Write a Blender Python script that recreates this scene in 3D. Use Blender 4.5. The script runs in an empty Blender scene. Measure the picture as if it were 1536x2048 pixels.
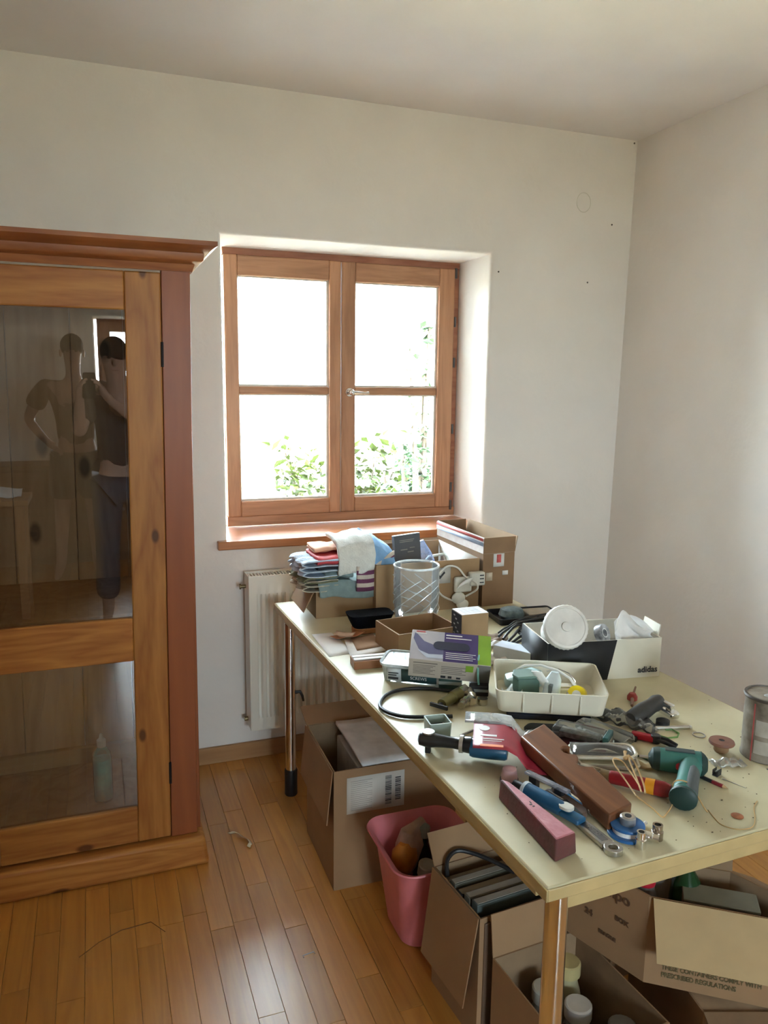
import bpy, bmesh, math, random
from mathutils import Vector, Matrix, Euler
random.seed(7)
SC = bpy.context.scene
COL = SC.collection
PI = math.pi
def R(a): return math.radians(a)

# ------------------------------------------------------------------ camera
cam_d = bpy.data.cameras.new('camera'); cam = bpy.data.objects.new('camera', cam_d); COL.objects.link(cam)
cam_d.sensor_width = 36.0; cam_d.lens = 1557.37 / 2048 * 36.0; cam_d.clip_start = 0.02
FW = Vector((0.3455776, 0.92378425, -0.16492053)); RT = Vector((0.93724351, -0.34846863, 0.01200901)); UP = Vector((0.0463759, 0.15872075, 0.98623375))
m = Matrix((RT, UP, -FW)).transposed().to_4x4(); m.translation = Vector((0, 0, 1.5306))
cam.matrix_world = m
SC.camera = cam

# ------------------------------------------------------------------ sky and exposure
SC.view_settings.view_transform = 'Standard'; SC.view_settings.look = 'None'
SC.view_settings.gamma = 1.0; SC.view_settings.use_curve_mapping = False
SC.view_settings.exposure = 4.08
world = bpy.data.worlds.new('overcast_sky'); SC.world = world; world.use_nodes = True
wn = world.node_tree; bg = wn.nodes['Background']
bg.inputs['Color'].default_value = (0.76, 0.89, 1.0, 1); bg.inputs['Strength'].default_value = 3.2
sun_d = bpy.data.lights.new('sun', 'SUN'); sun_d.energy = 6.0; sun_d.angle = R(1.0); sun_d.color = (1.0, .93, .82)
sun = bpy.data.objects.new('sun', sun_d); COL.objects.link(sun)
sun.rotation_euler = Vector((-.42, .55, -.85)).to_track_quat('-Z', 'Y').to_euler()
SC.cycles.max_bounces = 10; SC.cycles.diffuse_bounces = 6; SC.cycles.glossy_bounces = 5; SC.cycles.transparent_max_bounces = 16
SC.cycles.transmission_bounces = 6; SC.cycles.sample_clamp_indirect = 8.0
SC.cycles.use_denoising = True

def portal(name, loc, rot, sx, sy):
    d = bpy.data.lights.new(name, 'AREA'); d.shape = 'RECTANGLE'; d.size = sx; d.size_y = sy; d.cycles.is_portal = True
    o = bpy.data.objects.new(name, d); COL.objects.link(o); o.location = loc; o.rotation_euler = rot
portal('window_portal', (1.045, 3.36, 1.49), (R(-90), 0, 0), 1.06, 1.15)
portal('window_portal_rear', (0.6, -2.98, 1.49), (R(90), 0, 0), 1.06, 1.15)

# ------------------------------------------------------------------ mesh building helpers
class MB:
    def __init__(s): s.v = []; s.f = []; s.mi = []; s.M = Matrix.Identity(4); s.cur = 0
    def pt(s, p): s.v.append(tuple(s.M @ Vector(p))); return len(s.v) - 1
    def face(s, idx): s.f.append(tuple(idx)); s.mi.append(s.cur)
    def quad(s, a, b, c, d): s.face([s.pt(a), s.pt(b), s.pt(c), s.pt(d)]); return s
    def poly(s, pts): s.face([s.pt(p) for p in pts]); return s
    def box(s, x0, x1, y0, y1, z0, z1):
        i = [s.pt(p) for p in ((x0,y0,z0),(x1,y0,z0),(x1,y1,z0),(x0,y1,z0),(x0,y0,z1),(x1,y0,z1),(x1,y1,z1),(x0,y1,z1))]
        for f in ((3,2,1,0),(4,5,6,7),(0,1,5,4),(1,2,6,5),(2,3,7,6),(3,0,4,7)): s.face([i[k] for k in f])
        return s
    def frustum(s, x0, x1, y0, y1, z0, X0, X1, Y0, Y1, z1):
        i = [s.pt(p) for p in ((x0,y0,z0),(x1,y0,z0),(x1,y1,z0),(x0,y1,z0),(X0,Y0,z1),(X1,Y0,z1),(X1,Y1,z1),(X0,Y1,z1))]
        for f in ((3,2,1,0),(4,5,6,7),(0,1,5,4),(1,2,6,5),(2,3,7,6),(3,0,4,7)): s.face([i[k] for k in f])
        return s
    def prism(s, poly, z0, z1, axis='z'):
        def q(a, b, c): return {'z': (a,b,c), 'y': (a,c,b), 'x': (c,a,b)}[axis]
        n = len(poly); lo = [s.pt(q(a,b,z0)) for a, b in poly]; hi = [s.pt(q(a,b,z1)) for a, b in poly]
        s.face(lo[::-1]); s.face(hi)
        for k in range(n): s.face([lo[k], lo[(k+1)%n], hi[(k+1)%n], hi[k]])
        return s
    def lathe(s, prof, n=24, c=(0,0), cap=True):
        rings = []
        for r, z in prof: rings.append([s.pt((c[0]+r*math.cos(2*PI*k/n), c[1]+r*math.sin(2*PI*k/n), z)) for k in range(n)])
        for a, b in zip(rings, rings[1:]):
            for k in range(n): s.face([a[k], a[(k+1)%n], b[(k+1)%n], b[k]])
        if cap: s.face(rings[0][::-1]); s.face(rings[-1])
        return s
    def rings(s, rings, close=True, cap=True):
        ids = [[s.pt(p) for p in r] for r in rings]; n = len(ids[0])
        for a, b in zip(ids, ids[1:]):
            for k in range(n if close else n-1): s.face([a[k], a[(k+1)%n], b[(k+1)%n], b[k]])
        if cap and close: s.face(ids[0][::-1]); s.face(ids[-1])
        return s
    def tube(s, path, r, n=8, closed=False):
        path = [Vector(p) for p in path]; m = len(path); rings = []
        rr = r if isinstance(r, (list, tuple)) else [r]*m
        prev = None
        for k in range(m):
            if closed: t = path[(k+1)%m] - path[k-1]
            else: t = path[min(k+1, m-1)] - path[max(k-1, 0)]
            t = t.normalized() if t.length > 1e-9 else Vector((0,0,1))
            if prev is None:
                a = Vector((0,0,1)) if abs(t.z) < .9 else Vector((1,0,0)); x = t.cross(a).normalized()
            else: x = (prev - t*prev.dot(t)).normalized()
            prev = x; y = t.cross(x)
            rings.append([path[k] + (x*math.cos(2*PI*j/n) + y*math.sin(2*PI*j/n))*rr[k] for j in range(n)])
        if closed: rings.append(rings[0])
        return s.rings(rings, True, not closed)
    def cyl(s, p0, p1, r0, r1=None, n=16): return s.tube([p0, p1], [r0, r0 if r1 is None else r1], n)
    def ball(s, c, rx, ry=None, rz=None, n=12, m=8):
        ry = ry or rx; rz = rz or rx; rings = []
        for i in range(m+1):
            a = -PI/2 + PI*i/m; cr = max(math.cos(a), 1e-3)
            rings.append([(c[0]+rx*cr*math.cos(2*PI*k/n), c[1]+ry*cr*math.sin(2*PI*k/n), c[2]+rz*math.sin(a)) for k in range(n)])
        return s.rings(rings)
    def grid(s, fn, nu, nv):
        ids = [[s.pt(fn(i/(nu-1), j/(nv-1))) for j in range(nv)] for i in range(nu)]
        for i in range(nu-1):
            for j in range(nv-1): s.face([ids[i][j], ids[i+1][j], ids[i+1][j+1], ids[i][j+1]])
        return s
    def mesh(s, name, weld=False):
        me = bpy.data.meshes.new(name); me.from_pydata(s.v, [], s.f)
        for p, k in zip(me.polygons, s.mi): p.material_index = k
        bm = bmesh.new(); bm.from_mesh(me)
        if weld: bmesh.ops.remove_doubles(bm, verts=bm.verts, dist=1e-5)
        bmesh.ops.recalc_face_normals(bm, faces=bm.faces); bm.to_mesh(me); bm.free()
        return me
def sm_poly(o, angle=40):
    me = o.data
    for p in me.polygons: p.use_smooth = True
    try: me.set_sharp_from_angle(angle=R(angle))
    except Exception: pass
def link(name, me, mats, parent=None):
    o = bpy.data.objects.new(name, me); COL.objects.link(o)
    for mm in (mats if isinstance(mats, (list, tuple)) else [mats]): me.materials.append(mm)
    if parent: o.parent = parent
    return o
def obj(name, mb, mats, parent=None, smooth=None, bevel=0, seg=2, solid=0, sub=0, weld=False):
    o = link(name, mb.mesh(name, weld), mats, parent)
    if smooth is None: smooth = True
    if smooth: sm_poly(o)
    if sub: k = o.modifiers.new('sub', 'SUBSURF'); k.levels = sub; k.render_levels = sub
    if solid: k = o.modifiers.new('solid', 'SOLIDIFY'); k.thickness = solid; k.offset = 0
    if bevel:
        k = o.modifiers.new('bevel', 'BEVEL'); k.width = bevel; k.segments = seg; k.limit_method = 'ANGLE'; k.angle_limit = R(35)
        k.harden_normals = False
    return o
def tag(o, label=None, cat=None, group=None, kind=None):
    if label: o['label'] = label
    if cat: o['category'] = cat
    if group: o['group'] = group
    if kind: o['kind'] = kind
    return o
def thing(name, label, cat, loc=(0,0,0), rotz=0, group=None, rot=None):
    o = bpy.data.objects.new(name, None); COL.objects.link(o); o.empty_display_size = .05
    o.location = loc; o.rotation_euler = rot if rot else (0, 0, rotz)
    return tag(o, label, cat, group)
def copy_tree(o, parent=None):
    c = o.copy(); COL.objects.link(c); c.parent = parent
    for ch in list(o.children): copy_tree(ch, c)
    return c
def text(name, body, size, mat, parent, loc, rot, align='LEFT', bold=0, sx=1.0):
    cu = bpy.data.curves.new(name, 'FONT'); cu.body = body; cu.size = size; cu.align_x = align; cu.align_y = 'CENTER'
    cu.extrude = 0.0002; cu.offset = bold; cu.resolution_u = 3
    o = bpy.data.objects.new(name, cu); COL.objects.link(o); cu.materials.append(mat)
    bpy.context.view_layer.update()
    me = bpy.data.meshes.new_from_object(o.evaluated_get(bpy.context.evaluated_depsgraph_get())); bpy.data.objects.remove(o); bpy.data.curves.remove(cu)
    o = bpy.data.objects.new(name, me); COL.objects.link(o)
    if not me.materials: me.materials.append(mat)
    o.parent = parent; o.location = loc; o.rotation_euler = rot; o.scale = (sx, 1, 1)
    return o
def spline(pts, n=5):
    """smooth a list of points"""
    P = [Vector(q) for q in pts]; out = []
    for i in range(len(P)-1):
        a, b, c, d = P[max(i-1,0)], P[i], P[i+1], P[min(i+2,len(P)-1)]
        for k in range(n):
            t = k/n; out.append(.5*((2*b)+(c-a)*t+(2*a-5*b+4*c-d)*t*t+(3*b-a-3*c+d)*t**3))
    return out+[P[-1]]

# ------------------------------------------------------------------ materials
MATS = {}
def base_mat(name):
    mt = bpy.data.materials.new(name); mt.use_nodes = True; nt = mt.node_tree
    return mt, nt, nt.nodes['Principled BSDF']
def c4(c): return (c[0], c[1], c[2], 1)
def mat(name, col, rough=.6, metal=0, var=.12, scale=18, bump=0, bscale=60, col2=None, spec=.5, emit=0, coat=0, sub=None, thresh=None):
    """plain procedural: base colour broken up by noise, optional second colour and bump"""
    if name in MATS: return MATS[name]
    mt, nt, b = base_mat(name); N = nt.nodes; L = nt.links
    b.inputs['Roughness'].default_value = rough; b.inputs['Metallic'].default_value = metal
    b.inputs['Specular IOR Level'].default_value = spec; b.inputs['Coat Weight'].default_value = coat
    tc = N.new('ShaderNodeTexCoord'); nz = N.new('ShaderNodeTexNoise'); nz.inputs['Scale'].default_value = scale; nz.inputs['Detail'].default_value = 5
    L.new(tc.outputs['Object'], nz.inputs['Vector'])
    rp = N.new('ShaderNodeValToRGB'); a = .32 if thresh is None else thresh - .04; bb = .68 if thresh is None else thresh + .04
    rp.color_ramp.elements[0].position = a; rp.color_ramp.elements[1].position = bb
    c2 = col2 if col2 else tuple(min(1, x*(1+var)) for x in col); c1 = col if col2 else tuple(x*(1-var) for x in col)
    rp.color_ramp.elements[0].color = c4(c1); rp.color_ramp.elements[1].color = c4(c2)
    L.new(nz.outputs['Fac'], rp.inputs['Fac']); L.new(rp.outputs['Color'], b.inputs['Base Color'])
    if bump:
        n2 = N.new('ShaderNodeTexNoise'); n2.inputs['Scale'].default_value = bscale; n2.inputs['Detail'].default_value = 6
        L.new(tc.outputs['Object'], n2.inputs['Vector'])
        bp = N.new('ShaderNodeBump'); bp.inputs['Strength'].default_value = bump; bp.inputs['Distance'].default_value = .004
        L.new(n2.outputs['Fac'], bp.inputs['Height']); L.new(bp.outputs['Normal'], b.inputs['Normal'])
    MATS[name] = mt; return mt
def wood(name, c1, c2, axis=2, rough=.42, ring=26, knots=True, stretch=9, kscale=3.2, var=.10, knotcol=None, coat=0.0):
    """long-grained wood: stretched noise and rings along an axis, sparse round knots, per-piece tone"""
    if name in MATS: return MATS[name]
    mt, nt, b = base_mat(name); N = nt.nodes; L = nt.links
    b.inputs['Roughness'].default_value = rough; b.inputs['Specular IOR Level'].default_value = .35; b.inputs['Coat Weight'].default_value = coat; b.inputs['Coat Roughness'].default_value = .29
    tc = N.new('ShaderNodeTexCoord'); oi = N.new('ShaderNodeObjectInfo')
    off = N.new('ShaderNodeVectorMath'); off.operation = 'SCALE'; off.inputs[0].default_value = (7.1, 3.7, 5.3); L.new(oi.outputs['Random'], off.inputs['Scale'])
    add = N.new('ShaderNodeVectorMath'); L.new(tc.outputs['Object'], add.inputs[0]); L.new(off.outputs[0], add.inputs[1])
    mp = N.new('ShaderNodeMapping'); sc = [1.0, 1.0, 1.0]; sc[axis] = 1.0/stretch; mp.inputs['Scale'].default_value = sc; L.new(add.outputs[0], mp.inputs['Vector'])
    n1 = N.new('ShaderNodeTexNoise'); n1.inputs['Scale'].default_value = ring*.35; n1.inputs['Detail'].default_value = 3; n1.inputs['Distortion'].default_value = .6; L.new(mp.outputs[0], n1.inputs['Vector'])
    # rings: contour lines of the noise
    mu = N.new('ShaderNodeMath'); mu.operation = 'MULTIPLY'; mu.inputs[1].default_value = 13; L.new(n1.outputs['Fac'], mu.inputs[0])
    fr = N.new('ShaderNodeMath'); fr.operation = 'PINGPONG'; fr.inputs[1].default_value = 1.0; L.new(mu.outputs[0], fr.inputs[0])
    n2 = N.new('ShaderNodeTexNoise'); n2.inputs['Scale'].default_value = ring*5; n2.inputs['Detail'].default_value = 4; L.new(mp.outputs[0], n2.inputs['Vector'])
    mx = N.new('ShaderNodeMath'); mx.operation = 'MULTIPLY_ADD'; mx.inputs[1].default_value = .45; L.new(fr.outputs[0], mx.inputs[0])
    m2 = N.new('ShaderNodeMath'); m2.operation = 'MULTIPLY'; m2.inputs[1].default_value = .5; L.new(n2.outputs['Fac'], m2.inputs[0]); L.new(m2.outputs[0], mx.inputs[2])
    rp = N.new('ShaderNodeValToRGB'); rp.color_ramp.elements[0].position = .15; rp.color_ramp.elements[1].position = .7
    rp.color_ramp.elements[0].color = c4(c2); rp.color_ramp.elements[1].color = c4(c1); L.new(mx.outputs[0], rp.inputs['Fac'])
    hs = N.new('ShaderNodeHueSaturation'); L.new(rp.outputs['Color'], hs.inputs['Color'])
    mr = N.new('ShaderNodeMapRange'); mr.inputs['To Min'].default_value = 1-var; mr.inputs['To Max'].default_value = 1+var; L.new(oi.outputs['Random'], mr.inputs['Value']); L.new(mr.outputs[0], hs.inputs['Value'])
    outc = hs.outputs['Color']
    if knots:
        mk = N.new('ShaderNodeMapping'); s2 = [1.0,0.0,1.0]; s2[axis] = .5; mk.inputs['Scale'].default_value = s2; L.new(add.outputs[0], mk.inputs['Vector'])
        sx_ = N.new('ShaderNodeSeparateXYZ'); L.new(mk.outputs[0], sx_.inputs[0]); cx_ = N.new('ShaderNodeCombineXYZ'); L.new(sx_.outputs[0], cx_.inputs[0]); L.new(sx_.outputs[2], cx_.inputs[1])
        vo = N.new('ShaderNodeTexVoronoi'); vo.voronoi_dimensions = '2D'; vo.inputs['Scale'].default_value = kscale; L.new(cx_.outputs[0], vo.inputs['Vector'])
        kr = N.new('ShaderNodeValToRGB'); kr.color_ramp.elements[0].position = .045; kr.color_ramp.elements[1].position = .085
        kr.color_ramp.elements[0].color = (1,1,1,1); kr.color_ramp.elements[1].color = (0,0,0,1); L.new(vo.outputs['Distance'], kr.inputs['Fac'])
        mm = N.new('ShaderNodeMix'); mm.data_type = 'RGBA'; L.new(kr.outputs['Color'], mm.inputs[0]); L.new(outc, mm.inputs[6])
        mm.inputs[7].default_value = c4(knotcol if knotcol else tuple(x*.35 for x in c2)); outc = mm.outputs[2]
    L.new(outc, b.inputs['Base Color'])
    bp = N.new('ShaderNodeBump'); bp.inputs['Strength'].default_value = .12; bp.inputs['Distance'].default_value = .002
    L.new(mx.outputs[0], bp.inputs['Height']); L.new(bp.outputs['Normal'], b.inputs['Normal'])
    MATS[name] = mt; return mt
def glass(name, tint=(1,1,1), ior=1.5, rough=0.0, haze=0.0, hazecol=(.9,.9,.9), gain=1.0):
    """thin clear sheet: straight-through light plus mirror reflection by angle, optional milky haze"""
    if name in MATS: return MATS[name]
    mt = bpy.data.materials.new(name); mt.use_nodes = True; nt = mt.node_tree; N = nt.nodes; L = nt.links
    N.remove(N['Principled BSDF']); out = N['Material Output']
    tr = N.new('ShaderNodeBsdfTransparent'); tr.inputs['Color'].default_value = c4(tint)
    gl = N.new('ShaderNodeBsdfGlossy'); gl.inputs['Roughness'].default_value = rough; gl.inputs['Color'].default_value = (1,1,1,1)
    fr = N.new('ShaderNodeFresnel'); fr.inputs['IOR'].default_value = ior
    geo = N.new('ShaderNodeNewGeometry')
    mx = N.new('ShaderNodeMixShader'); L.new(fr.outputs[0], mx.inputs[0]); L.new(tr.outputs[0], mx.inputs[1]); L.new(gl.outputs[0], mx.inputs[2])
    o = mx.outputs[0]
    if haze:
        df = N.new('ShaderNodeBsdfDiffuse'); df.inputs['Color'].default_value = c4(hazecol)
        nz = N.new('ShaderNodeTexNoise'); nz.inputs['Scale'].default_value = 30; tc = N.new('ShaderNodeTexCoord'); L.new(tc.outputs['Object'], nz.inputs['Vector'])
        mu = N.new('ShaderNodeMath'); mu.operation = 'MULTIPLY'; mu.inputs[1].default_value = haze*2; L.new(nz.outputs['Fac'], mu.inputs[0])
        m2 = N.new('ShaderNodeMixShader'); L.new(mu.outputs[0], m2.inputs[0]); L.new(o, m2.inputs[1]); L.new(df.outputs[0], m2.inputs[2]); o = m2.outputs[0]
    L.new(o, out.inputs['Surface'])
    MATS[name] = mt; return mt

M_plaster = mat('wall_plaster', (.82,.782,.73), .92, var=.03, scale=3, bump=.55, bscale=22, spec=.2)
M_ceil = mat('ceiling_paint', (.86,.835,.81), .95, var=.02, scale=4, bump=.08, bscale=40, spec=.2)
M_win = wood('window_wood', (.45,.235,.125), (.34,.165,.085), 2, .4, 30, False, 10)
M_winx = wood('window_wood_rail', (.45,.235,.125), (.34,.165,.085), 0, .4, 30, False, 10)
M_winfr = wood('window_frame_wood', (.36,.155,.085), (.26,.10,.055), 0, .45, 30, False, 10)
M_sill = wood('sill_wood', (.50,.21,.085), (.36,.13,.05), 0, .28, 24, False, 12, coat=.3)
M_pine = wood('cabinet_pine_upright', (.50,.22,.052), (.35,.125,.028), 2, .45, 22, True, 8, 6.5)
M_pinex = wood('cabinet_pine_rail', (.50,.22,.052), (.33,.115,.026), 0, .45, 22, True, 8, 5.5)
M_pinered = wood('cabinet_red_stain_upright', (.31,.092,.030), (.26,.075,.026), 2, .4, 12, False, 10)
M_pineredx = wood('cabinet_red_stain_moulding', (.38,.14,.045), (.26,.082,.026), 0, .4, 22, True, 9, 3)
M_board = wood('cabinet_back_board', (.58,.38,.21), (.46,.28,.14), 2, .6, 16, True, 8, 3.6)
M_skirt = wood('baseboard_wood', (.45,.25,.11), (.36,.18,.075), 0, .5, 18, False, 12)
M_plank = wood('parquet_beech', (.56,.26,.05), (.46,.195,.035), 1, .40, 30, False, 14, var=.14, coat=1.0)
M_white = mat('white_enamel', (.78,.75,.66), .35, var=.02)
M_chrome = mat('chrome', (.80,.79,.77), .10, 1, var=.03)
M_steel = mat('brushed_steel', (.60,.60,.60), .3, 1, var=.1)
M_black = mat('black_plastic', (.012,.012,.014), .45, var=.2)
M_pane = glass('window_glass', (.97,.99,.98), 1.45)
M_cabglass = glass('cabinet_glass', (.92,.91,.88), 2.0)

# ------------------------------------------------------------------ room shell
YW, ZC = 3.0, 2.577
XL, YR = -1.9, -2.6
WX0, WX1, WZ0, WZ1 = .4714, 1.5855, .885, 2.0596
def holed_wall(name, w0, w1, z1, hx0, hx1, hz0, hz1, thick, mt):
    """wall in local x/z with outward +y, a window opening with soft plaster edges, reveal as deep as the wall"""
    bm = bmesh.new()
    def V(x, y, z): return bm.verts.new((x, y, z))
    of = [V(w0,0,0), V(w1,0,0), V(w1,0,z1), V(w0,0,z1)]; hf = [V(hx0,0,hz0), V(hx1,0,hz0), V(hx1,0,hz1), V(hx0,0,hz1)]
    ob = [V(w0,thick,0), V(w1,thick,0), V(w1,thick,z1), V(w0,thick,z1)]
    hb = [V(hx0+.012,thick,hz0), V(hx1-.012,thick,hz0), V(hx1-.012,thick,hz1-.004), V(hx0+.012,thick,hz1-.004)]
    for k in range(4):
        j = (k+1) % 4
        bm.faces.new((of[k], of[j], hf[j], hf[k])); bm.faces.new((hf[k], hf[j], hb[j], hb[k]))
        bm.faces.new((ob[j], ob[k], hb[k], hb[j])); bm.faces.new((of[j], of[k], ob[k], ob[j]))
    bm.edges.ensure_lookup_table()
    ed = [e for e in bm.edges if all(v in hf for v in e.verts)]
    bmesh.ops.bevel(bm, geom=ed, offset=.022, segments=4, profile=.5, affect='EDGES')
    bmesh.ops.recalc_face_normals(bm, faces=bm.faces)
    me = bpy.data.meshes.new(name); bm.to_mesh(me); bm.free()
    o = link(name, me, mt); sm_poly(o, 50); return tag(o, kind='structure')
wb = holed_wall('wall_back', XL, 2.40, ZC+.05, WX0, WX1, WZ0, WZ1, .39, M_plaster); wb.location = (0, YW, 0)
wr = holed_wall('wall_rear', -2.40, 1.9, ZC+.05, -1.16, -.04, WZ0, WZ1, .39, M_plaster); wr.location = (0, YR, 0); wr.rotation_euler = (0, 0, PI)
tag(obj('wall_left', MB().box(XL-.3, XL, YR-.4, YW+.4, 0, ZC+.05), M_plaster, smooth=False), kind='structure')
mb = MB(); mb.prism([(2.241, 0), (2.5, 0), (2.5, ZC+.06), (2.279, ZC+.06)], YR-.1, YW+.1, 'y')
tag(obj('wall_right', mb, M_plaster, smooth=False), kind='structure')
mb = MB().box(XL-.2, 2.5, YR-.2, YW+.2, ZC, ZC+.2); tag(obj('ceiling', mb, M_ceil, smooth=False), kind='structure')

# small marks on the plaster: a round patch near the corner and a few dark nail holes
mb = MB(); mb.tube([(2.02+.035*math.cos(a*PI/10), YW-.0005, 2.30+.04*math.sin(a*PI/10)) for a in range(20)], .0012, 5, True)
obj('patch_ring', mb, mat('plaster_ring', (.66,.63,.55), .9), None).parent = wb
bpy.data.objects['patch_ring'].matrix_parent_inverse = wb.matrix_world.inverted() if False else Matrix.Translation((0, -YW, 0))
M_hole = mat('nail_hole', (.12,.10,.08), .9)
for k, (x, z) in enumerate(((2.262, 2.565), (2.06, 1.97), (1.62, 1.99), (2.17, 2.22))):
    mb = MB(); mb.ball((x, -.001, z), .004, .003, .004, 8, 5); o = obj('nail_hole', mb, M_hole, wb)

# floor: beech strips running towards the window wall
fl = tag(obj('floor', MB().box(XL-.1, 2.5, YR-.1, YW+.1, -.12, -.012), mat('floor_bed', (.05,.025,.01), .8)), kind='structure')
SW, SL = .066, .52
def strip_mesh(l):
    mb = MB(); g = .0003; b = .0007; w = SW/2
    mb.rings([[(-w+g,g,-.012),(w-g,g,-.012),(w-g,l-g,-.012),(-w+g,l-g,-.012)], [(-w+g,g,-b),(w-g,g,-b),(w-g,l-g,-b),(-w+g,l-g,-b)], [(-w+g+b,g+b,0),(w-g-b,g+b,0),(w-g-b,l-g-b,0),(-w+g+b,l-g-b,0)]])
    me = mb.mesh('plank'); me.materials.append(M_plank); return me
SHARED = [strip_mesh(l) for l in (.36, .44, .52, .62)]; LEN = (.36, .44, .52, .62)
rest = MB(); x = XL; rnd = random.Random(3); nplank = 0
while x < 2.45:
    y = YR - rnd.random()*.5
    while y < YW:
        k = rnd.randrange(4); l = LEN[k]
        if -.75 < x < 1.35 and y+l > 1.05:
            o = bpy.data.objects.new('plank', SHARED[k]); COL.objects.link(o); o.parent = fl; o.location = (x, y, rnd.random()*.0004); nplank += 1
        else:
            g = .0008; rest.box(x-SW/2+g, x+SW/2-g, y+g, y+l-g, -.012, rnd.random()*.0003)
        y += l
    x += SW
o = link('plank_field', rest.mesh('plank_field'), M_plank, fl); o['kind'] = 'stuff'

# baseboards
def baseboard(name, x0, x1, y0, y1):
    tag(obj(name, MB().box(x0, x1, y0, y1, 0, .068), M_skirt, bevel=.003), kind='structure')
baseboard('baseboard_back', XL, 2.24, YW-.016, YW)
baseboard('baseboard_right', 2.225, 2.241, YR, YW-.016)
baseboard('baseboard_left', XL, XL+.016, YR, YW-.016)
baseboard('baseboard_rear', XL+.016, 2.225, YR, YR+.016)

# ------------------------------------------------------------------ window with two sashes
def make_window():
    """origin on the inner frame plane, x from 0 to 1.056, +y outwards"""
    W, Z0, Z1 = 1.056, .9165, 2.058
    w = bpy.data.objects.new('window_1', None); COL.objects.link(w); tag(w, kind='structure')
    # fixed frame: members as separate boards
    for nm, a, mt in (('frame_head', (0, W, 0, .07, 2.030, Z1), M_winfr), ('frame_bottom', (0, W, -.004, .07, Z0, .957), M_winx),
                      ('frame_jamb', (0, .022, .012, .07, .957, 2.03), M_win), ('frame_jamb', (W-.040, W, .004, .07, .957, 2.03), M_winfr)):
        obj(nm, MB().box(*a), mt, w, bevel=.002)
    def sash(x0, x1, gx0, gx1):
        s = bpy.data.objects.new('sash', None); COL.objects.link(s); s.parent = w
        y0, y1 = -.010, .040
        z0, z1, g0, g1 = .957, 2.030, 1.022, 1.950
        obj('stile', MB().box(x0, gx0, y0, y1, z0, z1), M_win, s, bevel=.005)
        obj('stile', MB().box(gx1, x1, y0, y1, z0, z1), M_win, s, bevel=.005)
        obj('rail', MB().box(gx0, gx1, y0+.001, y1, g1, z1), M_winx, s, bevel=.004)
        obj('rail', MB().box(gx0, gx1, y0+.001, y1, z0, g0), M_winx, s, bevel=.004)
        obj('glazing_bar', MB().box(gx0, gx1, y0+.010, y1, 1.473, 1.505), M_winx, s, bevel=.005)
        for a, b in ((g0, 1.473), (1.505, g1)):
            obj('pane', MB().box(gx0, gx1, .018, .022, a, b), M_pane, s, smooth=False)
            t = .009   # pale glazing bead round the pane
            bead = MB(); bead.box(gx0, gx1, .008, .018, a, a+t); bead.box(gx0, gx1, .008, .018, b-t*.6, b); bead.box(gx0, gx0+t*.6, .008, .018, a+t, b-t*.6); bead.box(gx1-t, gx1, .008, .018, a+t, b-t*.6)
            obj('glazing_bead', bead, mat('glazing_bead', (.62,.55,.46), .5), s)
        return s
    sash(.002, .497, .058, .446)
    s2 = sash(.500, 1.030, .563, .955)
    h = obj('handle', (lambda q: (q.cyl((0,0,0),(0,-.008,0),.020,.018,16), q.cyl((0,-.008,0),(0,-.035,0),.008,.008,12), q.ball((0,-.038,0),.013), q.tube([(0,-.038,0),(.03,-.042,-.001),(.06,-.045,-.004),(.075,-.043,-.003)],[.007,.006,.0055,.007],10), q)[-1])(MB()), M_chrome, s2)
    h.location = (.534, -.012, 1.484)
    for z in (2.012, 1.80, 1.62, 1.32, 1.05, .966):
        obj('hinge', MB().cyl((W-.020,-.004,z-.022),(W-.020,-.004,z+.022),.006,.006,10).box(W-.03,W-.012,0,.006,z-.018,z+.018), mat('hinge_metal', (.10,.09,.085), .4, .6), w)
    return w
win1 = make_window(); win1.location = (.518, 3.2746, 0)
win2 = copy_tree(win1); win2.name = 'window_2'; win2.location = (1.13, YR-.2746, 0); win2.rotation_euler = (0, 0, PI)
# sill boards
def sill(name, loc, rz):
    o = obj(name, MB().box(-.066+.03, 1.13, -.305, .03, .880, .9135), M_sill, bevel=.004); o.location = loc; o.rotation_euler = (0,0,rz); tag(o, kind='structure'); return o
sill('trim_1', (.468, 3.2746, 0), 0)
sill('trim_2', (1.15, YR-.2746, 0), PI)

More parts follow.
